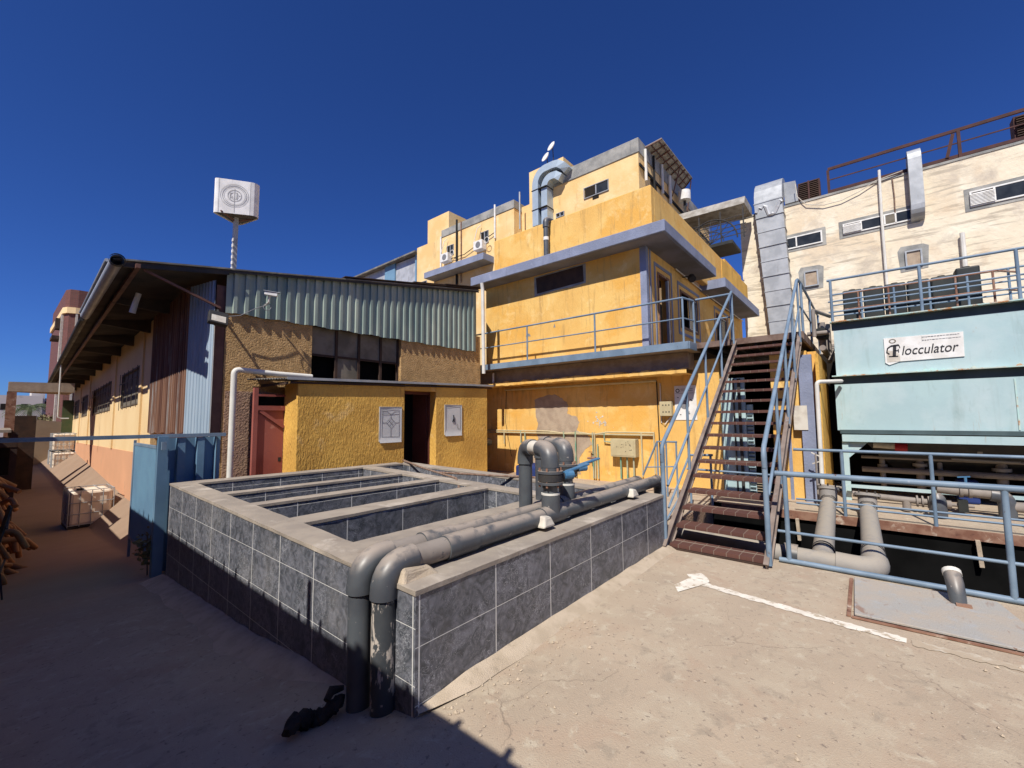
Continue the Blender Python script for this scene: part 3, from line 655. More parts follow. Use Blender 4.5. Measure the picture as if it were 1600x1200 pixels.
for (y0, y1, z0, z1, _) in wins:
    g = G(); g.frame('x', WX+.06, y0, y1, z0, z1, .05, .08); w = hb('window', 'window_steel', g)
    g = G(); n = 4 if y1-y0 < 4 else 7
    for k in range(n+1):
        y = y0+.06+(y1-y0-.12)*k/n; g.box(WX-.07, WX-.055, y, y+.02, z0-.08, z1+.0)
    g.box(WX-.07, WX-.05, y0, y1, z0+.75, z0+.775); g.map(HM).build('window_bars', 'window_steel', w)
    g = G(); g.box(WX+.05, WX+.07, y0+.05, y1-.05, z0+.05, z1-.05); g.map(HM).build('pane', 'grey_blind', w)
# hanging sheets
g = corr(10.05, 13.72, lambda u: 1.52+.02*math.sin(u*7), lambda u: 4.4, .17, .03, lambda u, d, z: HM(2.27-d, u, z), top=.6); g.build('rusty_sheet', 'rust_sheet', HG)
g = corr(9.24, 10.05, lambda u: 1.50, lambda u: 4.36, .10, .014, lambda u, d, z: HM(2.25-d+.21*(10.05-u)/.81, u, z), top=.6); g.build('pale_sheet', 'blue_sheet', HG)
G().box(2.465, 2.498, 9.5, 9.6, 1.15, 4.4).build('gap_shade', 'black_void', HG)  # black strip in place of shade between sheet and corner post
# floodlight, camera, cables, pipes on the front
fl = thing('floodlight', 'black square floodlight tilted down at the shed corner', 'floodlight', (2.45, 9.0, 3.55))
rot = Matrix.Rotation(R(-25), 3, 'X') @ Matrix.Rotation(R(8), 3, 'Y')
def rmap(c): return lambda x, y, z: tuple(Vector(c)+rot @ Vector((x, y, z)))
G().box(-.15, .15, -.05, .05, -.13, .13).map(rmap((2.44, 8.95, 3.58))).build('housing', 'dark_steel', fl, bevel=.01)
G().box(-.11, .11, -.056, -.051, -.10, .03).map(rmap((2.44, 8.95, 3.58))).build('lens', 'dusty_white', fl)
G().bar((2.44, 8.98, 3.7), (2.52, 9.3, 3.82), .03, .03).build('bracket', 'dark_steel', fl)
cc = thing('security_camera', 'small white security camera on the green gable sheet', 'camera', (3.28, 9.1, 4.1))
g = G(); g.bar((3.22, 9.02, 4.24), (3.42, 8.92, 4.22), .07, .07); g.build('body', 'white_paint', cc, bevel=.008)
g = G(); g.bar((3.20, 9.02, 4.285), (3.46, 8.90, 4.262), .09, .012); g.build('sun_hood', 'galvanised', cc)
g = G(); g.tube([(3.30, 9.0, 4.20), (3.30, 9.02, 4.08), (3.30, 9.18, 4.03)], .018, 8); g.build('arm', 'white_plastic', cc, smooth=True)
g = G(); g.tube(arc((3.29, 9.05, 3.98), .07, 0, 6.28, (1, 0, .2), (0, .2, 1), 20), .007, 6, cap=False); g.tube([(3.30, 9.1, 4.03), (3.1, 9.1, 3.92), (2.85, 9.12, 3.74), (2.62, 9.15, 3.68), (2.5, 9.1, 3.66)], .009, 6); g.build('cable', 'line_grey', cc, smooth=True)
g = G(); g.tube([(2.79, 9.14, -.3)]+bend((2.79, 9.14, 1), (2.79, 9.14, 2.70), (4.0, 9.14, 2.66), .10)+[(3.55, 9.14, 2.668), (4.25, 9.14, 2.66)], .052, 14)
g.build('downpipe', 'white_plastic', None, smooth=True, label='white plastic pipe bending at head height on the rough tan wall', cat='pipe', base=(2.79, 9.14, 0))
g = G(); g.tube([(9.36, 9.0, 5.92)]+bend((9.36, 9.0, 5.9), (9.40, 9.0, 5.74), (9.40, 9.0, 3), .08)+[(9.44, 9.0, 3.1)], .055, 14)
g.build('downpipe', 'white_plastic', None, smooth=True, label='white plastic downpipe beside the right end of the green corrugated gable', cat='pipe', base=(9.4, 9.0, 3))
# ------------------------------------------------------------ yellow hut
HU = thing('yellow_hut', 'low ochre hut with sheet roof, dark doorway and two white window sheets', 'hut', (6.3, 8.4, 0))
g = G(); g.box(3.65, 6.11, 8.40, 8.65, -.6, 2.50); g.box(7.06, 8.95, 8.40, 8.65, -.6, 2.62); g.box(6.11, 7.06, 8.40, 8.65, 2.42, 2.57)
g.box(3.65, 3.80, 8.65, 9.0, -.6, 2.46)
g.build('wall', 'ochre_plaster', HU, bevel=.012)
G().box(8.72, 8.949, 8.651, 9.28, -.6, 2.6).build('end_wall', 'ochre_plaster', HU)
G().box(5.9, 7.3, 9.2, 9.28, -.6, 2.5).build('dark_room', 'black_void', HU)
dr = G().frame('y', 8.70, 6.05, 7.10, -.6, 2.42, .075, .07).build('door_frame', 'maroon_frame', HU)
g = G(); g.bar((7.02, 8.72, 1.0), (6.96, 9.25, 1.0), .04, 2.8); g.build('door_leaf', 'maroon_frame', HU)
def rf(x, y, dz=0):
    z = 2.515+.026*(x-3.45)+(y-8.33)*.03; return (x, y, z+dz)
g = G(); n = 60
vs = []; fs = []
for i in range(n+1):
    for j in range(2):
        t = i/n; y = lerp(8.33, 9.27, t); x = 9.12 if j else lerp(3.40, 3.05, t); vs.append(rf(x, y, .02*(i % 4 > 1)))
m_ = len(vs); vs += [(x, y, z-.008) for x, y, z in vs]
for i in range(n): fs += [(2*i, 2*i+1, 2*i+3, 2*i+2), (m_+2*i, m_+2*i+2, m_+2*i+3, m_+2*i+1), (2*i, 2*i+2, m_+2*i+2, m_+2*i)]
g.add(vs, fs); ro = g.build('roof', 'roof_sheet', HU)
g = G(); g.bar((3.42, 8.335, 2.525), (9.15, 8.335, 2.675), .016, .05); g.build('roof_edge', 'galvanised', ro)
g = G(); g.bar((3.5, 8.375, 2.45), (9.1, 8.375, 2.61), .03, .04); g.bar((3.3, 9.2, 2.42), (3.45, 8.4, 2.44), .05, .05); g.build('roof_batten', 'dark_brown', ro)
def paper(x0, x1, z0, z1, kind):
    w = G().frame('y', 8.402, x0, x1, z0, z1, .014, .026).build('window', 'sheet_white', HU)
    g = G(); nx, nz_ = 8, 12; vs = []; fs = []
    for j in range(nz_+1):
        for i in range(nx+1):
            u = i/nx; v = j/nz_; out = .003*math.sin(u*5+v*4)+(.022*(1-v/.12) if v < .12 else 0)
            vs.append((lerp(x0+.008, x1-.008, u), 8.384-out, lerp(z0-.03, z1-.018, v)))
    for j in range(nz_):
        for i in range(nx): q = j*(nx+1)+i; fs.append((q, q+1, q+nx+2, q+nx+1))
    g.add(vs, fs); g.build('white_sheet', 'frosted_pane', w, smooth=True)
    cx = (x0+x1)/2; cz = (z0+z1)/2+.03; g = G(); yv = 8.3795; t = .008
    def L(a, b): g.bar((a[0], yv, a[1]), (b[0], yv, b[1]), .002, t)
    if kind == 0:
        a, b = x0+.07, x1-.07; c, d = z0+.10, z1-.07
        for p, q in (((a, c), (b, c)), ((b, c), (b, d)), ((b, d), (a, d)), ((a, d), (a, c))): L(p, q)
        L((a, d-.10), (b, d-.10)); L((a, d-.04), (cx-.1, d-.04)); L((cx-.1, d-.04), (cx, d-.10)); L((cx, d-.10), (cx+.1, d-.04)); L((cx+.1, d-.04), (b, d-.04))
        rr = .115; D = [(cx, cz+rr), (cx+rr, cz), (cx, cz-rr), (cx-rr, cz)]
        for i in range(4): L(D[i], D[(i+1) % 4])
        r2 = rr/2
        L((cx-r2, cz+r2), (cx+r2, cz-r2)); L((cx+r2, cz+r2), (cx-r2, cz-r2))
        L((cx, cz+rr), (cx, d-.10)); L((cx, cz-rr), (cx, c)); L((cx-rr, cz), (a, cz)); L((cx+rr, cz), (b, cz))
        g.build('leading', 'line_grey', w)
    else:
        a, b = x0+.05, x1-.06; c, d = z0+.12, z1-.06
        for p, q in (((a, c), (a, d)), ((a, d), (b, d)), ((b, d), (b, c))): L(p, q)
        L((b-.10, c+.05), (b-.02, c+.02)); L((b-.10, c+.05), (b-.10, c+.16))
        g.build('leading', 'line_grey', w)
        g = G(); g.bar((cx+.02, 8.374, cz-.09), (cx-.005, 8.374, cz+.09), .02, .02); g.bar((cx+.005, 8.374, cz+.02), (cx-.04, 8.374, cz-.09), .014, .014); g.build('latch', 'ink', w)
paper(5.43, 6.02, 1.24, 2.02, 0); paper(7.34, 7.94, 1.32, 2.10, 1)
# red door in the gap between shed and hut
RD = thing('red_door', 'red steel door with diagonal brace between the tan wall and the hut', 'door', (3.3, 9.0, 0))
G().box(3.16, 3.64, 8.98, 9.0, -.5, 1.93).build('panel', 'red_door', RD)
g = G(); g.box(3.08, 3.155, 8.94, 9.02, -.5, 2.36); g.box(3.155, 3.648, 8.94, 8.979, 1.93, 2.02); g.box(3.155, 3.648, 8.94, 8.979, 2.20, 2.24); g.bar((3.20, 8.955, 1.92), (3.64, 8.955, 1.60), .02, .06); g.build('frame', 'red_door', RD)
G().box(3.16, 3.64, 8.995, 9.01, 2.02, 2.2).build('louvre', 'black_void', RD)
G().box(3.56, 3.61, 8.975, 8.979, .93, 1.01).build('lock', 'ink', RD)
# ------------------------------------------------------------ gate, fence, beam
GT = thing('blue_gate', 'light blue ribbed metal gate leaf closing beside the alley wall', 'gate', (1.7, 9.8, -.5))
g = corr(8.78, 10.75, lambda u: -.42, lambda u: 1.30, .09, .012, lambda u, d, z: (1.69-d, u, z), top=.5); g.build('leaf_sheet', 'gate_blue', GT)
g = G()
for a, b in (((1.70, 8.75, -.45), (1.70, 8.75, 1.33)), ((1.70, 10.78, -.45), (1.70, 10.78, 1.33))): g.bar(a, b, .05, .05)
for z in (-.42, 1.31): g.bar((1.70, 8.78, z), (1.70, 10.75, z), .05, .045)
g.build('leaf_frame', 'blue_paint', GT)
g = G(); g.bar((1.70, 10.85, -.9), (1.70, 10.85, 1.38), .04, .04); g.build('hinge_post', 'blue_paint', GT)
FN = thing('blue_fence', 'blue steel fence panel with tall ribs between gate post and shed', 'fence', (2, 8.6, -.5))
g = G(); g.bar((1.66, 8.50, -.75), (1.66, 8.50, 1.50), .13, .13); g.build('post', 'fence_blue', FN)
g = corr(1.72, 2.42, lambda u: -.6, lambda u: 1.47, .26, .09, lambda u, d, z: (u, 8.60-d+.02, z), top=.55); g.build('ribbed_panel', 'fence_blue', FN)
g = G(); g.bar((2.44, 8.62, -.6), (2.44, 8.62, 1.47), .03, .05); g.build('end_strip', 'gate_blue', FN)
g = G(); g.bar((1.655, 8.41, 1.36), (1.655, 8.37, 1.36), .06, .12); g.build('hinge', 'blue_paint', FN)
g = G(); g.bar((2.52, 8.55, 1.505), (-2.38, 8.45, 1.52), .055, .055)
g.build('gate_beam', 'blue_paint', None, label='long blue steel bar spanning the alley above the gate', cat='beam', base=(0, 8.5, 1.5))
pl = G()
# weed at gate foot
def leafball(c, rad, n, size, seed=0, zs=1.0):
    rnd = random.Random(seed); g = G()
    for k in range(n):
        a = rnd.uniform(0, 6.28); b = rnd.uniform(-1, 1); r = rad*rnd.uniform(.3, 1)
        p = Vector(c)+Vector((math.cos(a)*math.sqrt(1-b*b)*r, math.sin(a)*math.sqrt(1-b*b)*r, b*r*zs))
        d = Vector((rnd.uniform(-1, 1), rnd.uniform(-1, 1), rnd.uniform(-.6, 1))).normalized(); e = d.cross(Vector((rnd.uniform(-1, 1), rnd.uniform(-1, 1), .3))).normalized()
        s = size*rnd.uniform(.6, 1.4); g.add([p, p+d*s*.5+e*s*.3, p+d*s, p+d*s*.5-e*s*.3], [(0, 1, 2, 3)])
    return g
wd = thing('weed', 'small dark dry weed growing at the foot of the blue gate post', 'plant', (1.55, 8.6, -.5))
leafball((1.56, 8.62, -.22), .16, 150, .07, 3, 2.0).build('foliage', 'shrub_leaf', wd)
G().tube([(1.58, 8.6, -.6), (1.56, 8.62, 0)], .01, 6).build('stem', 'bark', wd)
# ------------------------------------------------------------ IBC containers
def ibc():
    t = thing('ibc_container', 'x', 'container', (0, 0, 0))
    w, d, h = .92, 1.1, 1.03
    g = G(); g.box(-w/2+.03, w/2-.03, .03, d-.03, .08, h-.03); g.build('plastic_tank', 'ibc_plastic', t, bevel=.07)
    g = G(); r = .011
    for z in (.10, .40, .70, h):
        P = [(-w/2, 0, z), (w/2, 0, z), (w/2, d, z), (-w/2, d, z)]
        for i in range(4): g.tube([P[i], P[(i+1) % 4]], r, 6)
    for i in range(5): x = -w/2+w*i/4; g.tube([(x, 0, .06), (x, 0, h)], r, 6); g.tube([(x, d, .06), (x, d, h)], r, 6)
    for i in range(1, 5): y = d*i/5; g.tube([(-w/2, y, .06), (-w/2, y, h)], r, 6); g.tube([(w/2, y, .06), (w/2, y, h)], r, 6)
    for x in (-w/6, w/6): g.tube([(x, 0, h+.01), (x, d, h+.01)], r, 6)
    g.build('cage', 'galvanised', t)
    g = G()
    for x in (-w/2, -.06, w/2-.12): g.box(x, x+.12, 0, d, -.0, .03)
    g.box(-w/2, w/2, 0, .1, .03, .06); g.box(-w/2, w/2, d-.1, d, .03, .06); g.build('pallet', 'dark_steel', t)
    G().tube([(-.2, .4, h-.03), (-.2, .4, h+.02)], .08, 12).build('lid', 'dark_steel', t)
    return t
IB = ibc()
spots = [((1.80, 16.9, -1.20), 0.03, 'caged plastic tank nearest the camera against the orange wall'),
         ((2.47, 35.0, -1.03), 0, 'caged plastic tank at the bottom of the far stack by the orange wall'),
         ((2.47, 35.6, .03), 0.04, 'whiter caged plastic tank on top of the far stack'),
         ((2.50, 37.6, -1.03), 0, 'caged plastic tank half hidden behind the far stack')]
for i, (p, a, lb) in enumerate(spots):
    o = IB if i == 0 else tree_copy(IB)
    o.location = p; o.rotation_euler = (0, 0, a); o['label'] = lb; o['group'] = 'caged plastic tanks along the alley'
g = G(); g.tube([(2.26, 16.5, -1.05), (2.30, 15.9, -1.10)], .08, 14); g.build('pipe_stub', 'white_plastic', None, smooth=True, label='short white pipe lying at the foot of the orange wall', cat='pipe', base=(2.3, 16.2, -1.1))
g = G(); g.bar((1.98, 15.6, -1.04), (2.05, 11.0, -.78), .10, .07); g.build('kerb_strip', 'mortar', None, kind='structure')
# ------------------------------------------------------------ left side piles
CR = thing('pipe_rack', 'stack of pale planks on dark crates at the left edge of the alley', 'stack', (-.3, 15, -1.1))
for k in range(5): x = -1.1+.30*k; G().bar((x, 14.3, 1.50+.012*k), (x+.04, 19.8, 1.54), .17, .06).build('plank', 'old_wood', CR)
g = G()
for z in (-1.1, -.3, .5, 1.2):
    for y in (14.4, 17, 19.6): G().bar((-1.2, y, z+.05), (.28, y, z+.05), .12, .1).build('crate_rail', 'dark_brown', CR)
for x in (-1.1, .24):
    for y in (14.4, 17, 19.6): G().bar((x, y, -1.2), (x, y, 1.5), .1, .1).build('crate_post', 'dark_brown', CR)
G().box(-1.1, .20, 14.6, 19.6, -1.1, 1.2).build('dark_bundle', 'dark_interior', CR)
rnd = random.Random(11)
for k in range(64):
    y = rnd.uniform(10.6, 14.0); lvl = (k % 9)/9
    z = gz(.2, y)+.12+lvl*1.75*(1 if y > 11.5 else .6); x = .24-.20*lvl+rnd.uniform(-.14, .06)
    a = rnd.uniform(-1.2, 1.2); d = Vector((math.cos(a)*.25, math.sin(a), rnd.uniform(-.35, .25))).normalized()
    L = rnd.uniform(.2, .4); p = Vector((x-.15, y, z)); c = p+d*L; q = c+Vector((rnd.uniform(.05, .25), rnd.uniform(-.3, .3), rnd.uniform(-.5, -.1)))
    g = G(); g.tube([p]+bend(p, c, q, .12)+[q], rnd.uniform(.034, .05), 10)
    e = g.build('pipe_fitting', 'orange_pvc', None, smooth=True, label='bent orange-brown plastic pipe fitting in the heap at the left edge', cat='pipe fitting', group='orange pipe fittings heaped on the left', base=tuple(p))
rk = thing('metal_rack', 'thin dark metal rack leaning at the left edge in front of the orange heap', 'rack', (.05, 9.5, -.7))
g = G()
for k in range(6): y = 9.2+.22*k; g.bar((-.05, y, gz(0, y)), (.18, y+.12, .55-.02*k), .022, .022); g.bar((.16+.0*k, y, gz(0, y)), (.02, y+.1, .5), .018, .018)
g.bar((.15, 9.1, .3), (.19, 10.5, .25), .022, .022); g.bar((.1, 9.1, -.35), (.18, 10.5, -.4), .022, .022)
g.build('bars', 'dark_steel', rk)
g = G(); g.box(-.8, -.02, 10.6, 14.2, -1.1, .5); g.build('pipe_core', 'orange_pvc', None, label='dense lower heap of orange-brown pipes behind the dark rack', cat='pipe heap', base=(-.4, 12, -1), kind='stuff')
# ------------------------------------------------------------ far alley end
PF = thing('concrete_frame', 'bare brown concrete portal frame standing beyond the left pile', 'frame', (.3, 26, -1))
g = G(); g.box(.14, .40, 25.98, 26.4, -1.2, 2.94); g.build('column', 'rust_steel', PF)
g = G(); g.hexa([(.16, 26, 2.95), (2.0, 26, 2.97), (2.0, 28.5, 2.97), (.16, 26.5, 2.95)], [(.16, 26, 3.33), (2.0, 26, 3.36), (2.0, 28.5, 3.36), (.16, 26.5, 3.33)]); g.build('lintel', 'peeled_plaster', PF)
TW = thing('brick_tower', 'tall red brick building with rounded top seen past the shed eave', 'building', (4, 46, -1))
poly = [(2.75, 46.6), (2.95, 46.05), (3.4, 45.9), (12, 46), (12, 58), (2.7, 58)]
G().prism(poly, 'z', -1.5, 9.9).build('wall', 'brickwork', TW)
G().prism([(x+(-.12 if x < 4 else 0), y-.12) for x, y in poly], 'z', 9.9, 10.35).build('ledge_band', 'cream_wall', TW)
G().prism(poly, 'z', 10.36, 11.75).build('parapet', 'brickwork', TW)
g = G(); g.box(3.30, 3.42, 45.8, 45.95, -1, 9.9); g.box(2.60, 2.74, 46.8, 47.2, -1, 9.9); g.build('pilaster', 'dusty_white', TW)
g = G(); g.box(2.2, 2.66, 47, 49, 8.0, 8.25); g.box(2.35, 2.66, 47, 48, 8.8, 9.6); g.build('balcony', 'dark_brown', TW)
g = G(); g.box(4.6, 6.2, 46.5, 48, 11.7, 12.4); g.build('roof_tank', 'white_paint', TW)
FW = thing('end_wall', 'low earth-coloured boundary wall closing the far end of the alley', 'wall', (2, 42, -1))
G().hexa([(1.05, 42, -1.3), (3.6, 42, -1.3), (3.6, 42.3, -1.3), (1.05, 42.3, -1.3)], [(1.05, 42, 1.95), (3.6, 42, 1.6), (3.6, 42.3, 1.6), (1.05, 42.3, 1.95)]).build('wall', 'dry_earth', FW)
G().box(.3, 1.04, 27.6, 28, -1.2, 2.0).build('gate_pier', 'dark_brown', FW)
sh = thing('green_shutter', 'dark green hanging shutter under the far end of the eave', 'shutter', (3, 39.4, 1))
G().box(2.55, 3.05, 39.3, 39.4, .9, 3.1).build('panel', 'palm_leaf', sh)
for i, (x0, x1, h0, lab) in enumerate(((-14, 4.6, 6.1, 'long flat white house far off behind the palm, leftmost'), (3.4, 5.0, 7.6, 'taller white house block behind the concrete frame'), (4.7, 9.5, 6.0, 'white house with dark balcony next to the brick building'))):
    y = 108+i*4; hs_ = thing('distant_house', lab, 'house', (x0, y, 0), 'white houses beyond the alley')
    G().box(x0, x1, y, y+8, -1, h0).build('wall', 'far_house', hs_)
    n = max(1, int((x1-x0)/2.2))
    for k in range(n):
        x = x0+.8+k*2.2
        if x+1 > x1: break
        G().box(x, x+.8, y-.03, y+.05, 3.7, 4.7).build('window', 'dark_interior', hs_)
    if i == 2: G().box(x0+.2, x1, y-.9, y-.01, 4.6, 5.4).build('balcony', 'dark_brown', hs_)
pt = thing('palm_tree', 'dark palm tree with drooping fronds beyond the concrete frame', 'tree', (2.3, 75, -1))
g = G(); g.tube([(2.15, 75, -1.2), (2.25, 75, 3.4)], [.25, .18], 8); g.build('trunk', 'bark', pt)
g = G(); rnd = random.Random(4)
for k in range(26):
    a = k*2.4; el = rnd.uniform(-.1, 1.0); L = rnd.uniform(1.9, 2.5); c = Vector((2.25, 75, 3.5)); pts = []
    for i in range(9):
        t = i/8; pts.append(c+Vector((math.cos(a)*L*t, math.sin(a)*L*t, L*t*el*.7-1.5*t*t)))
    for p, q in zip(pts, pts[1:]):
        d = (q-p).normalized(); s = d.cross(Vector((0, 0, 1))).normalized()
        for sg in (1, -1):
            for f in (0, .5): b = p.lerp(q, f); g.add([b, b+d*.09, b+s*sg*.42+Vector((0, 0, -.22))+d*.25], [(0, 1, 2)])
g.build('crown', 'palm_leaf', pt)
for k, (x, y, z, r, lab) in enumerate(((2.6, 50, 1.2, 1.4, 'dry brownish bush beside the dark pipe beyond the end wall'), (3.9, 52, 1.0, 1.2, 'dry greyish bush nearest the shed beyond the end wall'))):
    b = thing('shrub', lab, 'bush', (x, y, 0), 'dry bushes behind the end wall')
    leafball((x, y, z+.3), r, 1100, .22, 20+k, .6).build('foliage', 'shrub_leaf', b)
    G().tube([(x, y, -1.2), (x, y, z)], .06, 6).build('stem', 'bark', b)
g = G(); g.tube([HM(1.08, 24, 4.2), HM(1.10, 24.2, 2.3)]+bend(HM(1.10, 24.2, 2.4), HM(1.10, 24.2, 2.12), HM(1.8, 24.2, 2.12), .12)+[HM(1.4, 24.2, 2.12)], .025, 8)
g.build('downpipe', 'white_plastic', None, smooth=True, label='thin white downpipe hanging from the far part of the shed eave', cat='pipe', base=(1.6, 24, .5))
# ------------------------------------------------------------ roadside billboard on lattice pole
BB = thing('sign_tower', 'white curved metal sign box on a lattice pole above the shed roof', 'sign', (4.85, 16, 5))
c = Vector((4.85, 16.4, 9.2))
# three-sided drum with rounded corners
uu = Vector((.952, -.306, 0)); nn_ = Vector((-.306, -.952, 0)); A0 = Vector((4.12, 16.10, 0))
def drum(u, d): return A0+uu*u-nn_*d
poly = [drum(u, d) for u, d in ((0, .05), (.03, .015), (.09, 0), (1.02, 0), (1.12, .02), (1.21, .09), (1.27, .20), (1.25, .32), (.80, .92), (.70, .98), (.60, .95), (.02, .14))]
n = len(poly); g = G(); vs = []
for zz in (8.55, 9.72): vs += [(p.x, p.y, zz+.13*(p-A0).dot(uu)) for p in poly]
g.add(vs, [(i, (i+1) % n, (i+1) % n+n, i+n) for i in range(n)]+[tuple(range(n, 2*n))])
g.build('sign_drum', 'sign_white', BB)
g = G(); g.add([(p.x, p.y, 8.60+.13*(p-A0).dot(uu)) for p in [drum(.6, .4).lerp(q, .97) for q in poly]], [tuple(range(n))]); g.build('drum_floor', 'roof_underside', BB)
def onface(u, v, out=.008):
    q = drum(.56+u, -out); return (q.x, q.y, 8.55+.62+.13*(.56+u)+v)
for rr, wd_ in ((.40, .012), (.35, .02), (.30, .010), (.20, .02), (.12, .01)):
    g = G(); m = 40; vs = []
    for i in range(m): a = 2*math.pi*i/m; vs += [onface(rr*math.cos(a), rr*math.sin(a)), onface((rr-wd_)*math.cos(a), (rr-wd_)*math.sin(a))]
    g.add(vs, [(2*i, 2*i+1, (2*i+3) % (2*m), (2*i+2) % (2*m)) for i in range(m)]); g.build('emblem', 'emblem_grey', BB)
g = G()
for (u0, v0, u1, v1) in ((-.13, -.1, -.11, .08), (-.13, .07, -.06, .09), (-.09, -.05, -.05, -.03), (.05, -.12, .08, .12), (.1, .0, .16, .02), (-.01, -.58, .005, .25)):
    g.add([onface(u0, v0), onface(u1, v0), onface(u1, v1), onface(u0, v1)], [(0, 1, 2, 3)])
g.build('worn_marks', 'emblem_grey', BB)
for u in (.12, 1.0): G().add([tuple(drum(u, -.004)+Vector((0, 0, 8.56+.13*u))), tuple(drum(u+.012, -.004)+Vector((0, 0, 8.56+.13*u))), tuple(drum(u+.012, -.004)+Vector((0, 0, 9.71+.13*u))), tuple(drum(u, -.004)+Vector((0, 0, 9.71+.13*u)))], [(0, 1, 2, 3)]).build('seam', 'emblem_grey', BB)
g = G(); g.bar((4.83, 16.35, 4.8), (4.85, 16.35, 9.3), .13, .13); g.build('pole', 'galvanised', BB)
g = G(); z = 5
while z < 8.0: G().box(4.735, 4.765, 16.2, 16.3, z, z+.10).build('rung', 'white_paint', BB); z += .2
g = G(); g.bar((4.83, 16.35, 8.55), (4.3, 16.0, 8.62), .04, .04); g.bar((4.83, 16.35, 8.55), (5.4, 16.2, 8.78), .04, .04); g.bar((4.83, 16.35, 8.5), (5.0, 16.9, 8.7), .04, .04); g.bar((4.3, 16.05, 8.64), (5.2, 16.2, 8.76), .03, .03); g.build('support_arm', 'brown_steel', BB)
# ------------------------------------------------------------ yellow pump house with balcony
YH = thing('yellow_building', 'bright yellow two-storey building with periwinkle roof slab and balcony behind the basin', 'building', (13, 6, 0))
def yb(name, mat, g, **k): return g.build(name, mat, YH, **k)
g = G(); g.box(10.75, 11.0, 2.66, 10.4, -.5, 3.1); yb('lower_wall', 'yellow_plaster', g)
g = G(); g.box(10.75, 11.0, .95, 1.62, -.1, 3.1); g.box(11.0, 13.0, .801, .95, -.1, 3.1); yb('lower_wall', 'yellow_plaster', g)
g = G(); g.box(10.62, 10.749, .86, 1.09, -.05, 3.0); g.box(10.735, 10.749, 1.30, 1.36, -.05, 3.0); yb('pilaster', 'periwinkle_paint', g)
g = G(); g.box(10.66, 12.9, .74, .80, -.1, 3.0); yb('side_render', 'ochre_plaster', g)
g = G(); g.box(10.85, 10.93, 2.16, 2.66, -.1, 2.62); g.box(10.80, 10.85, 2.6, 2.66, 0, 2.62); yb('teal_shutter', 'teal_tank', g)
g = G(); g.box(10.81, 10.84, 2.24, 2.30, -.1, 2.6); g.box(10.81, 10.84, 2.37, 2.40, -.1, 2.6); yb('shutter_post', 'dark_steel', g)
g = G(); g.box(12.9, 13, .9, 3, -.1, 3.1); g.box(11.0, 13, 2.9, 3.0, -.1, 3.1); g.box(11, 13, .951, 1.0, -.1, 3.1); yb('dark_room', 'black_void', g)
g = G(); g.box(10.90, 10.95, 2.02, 2.15, .0, 2.0); yb('open_shutter', 'teal_tank', g)
g = G()
for k in range(22): g.box(10.87, 10.899, 2.03, 2.14, .05+.085*k, .075+.085*k)
yb('shutter_slats', 'grey_green_channel', g)
# floor beam, balcony slab, landing
g = G(); g.box(10.32, 10.75, 3.2, 10.3, 2.86, 3.26); yb('floor_beam', 'peeled_plaster', g)
rnd = random.Random(3); g = G(); y = 3.2; n = 60; vs = []; fs = []
for i in range(n+1):
    yy = lerp(3.2, 10.3, i/n); b = 2.77+rnd.uniform(-.015, .015); t = 2.90+rnd.uniform(-.03, .03)
    b -= .01; t -= .04; vs += [(10.14, yy, b), (10.14, yy, t), (10.75, yy, b), (10.318, yy, t+.03)]
for i in range(n): q = i*4; fs += [(q, q+1, q+5, q+4), (q, q+4, q+6, q+2), (q+1, q+3, q+7, q+5)]
g.add(vs, fs); yb('beam_lip', 'yellow_plaster', g)
g = G(); g.box(9.84, 10.7, 3.02, 10.05, 3.27, 3.41); yb('balcony_slab', 'peeled_plaster', g)
g = G(); g.bar((9.81, 3.02, 3.345), (9.81, 10.08, 3.345), .05, .17); g.bar((9.81, 3.02, 3.345), (10.3, 3.02, 3.345), .05, .17); g.bar((9.84, 10.08, 3.345), (10.6, 10.08, 3.345), .05, .17); yb('balcony_channel', 'blue_paint', g)
g = G(); g.box(10.33, 21, .97, 4.2, 3.34, 3.42); yb('landing_slab', 'dark_brown', g)
g = G(); g.bar((10.32, .95, 3.38), (10.32, 3.02, 3.38), .04, .13); g.bar((10.34, .96, 3.37), (14, .96, 3.37), .05, .16); yb('landing_channel', 'landing_steel', g)
g = G()
for k in range(6): g.box(10.4, 14, 1.1+.34*k, 1.16+.34*k, 3.22, 3.34)
yb('landing_joists', 'dark_steel', g)
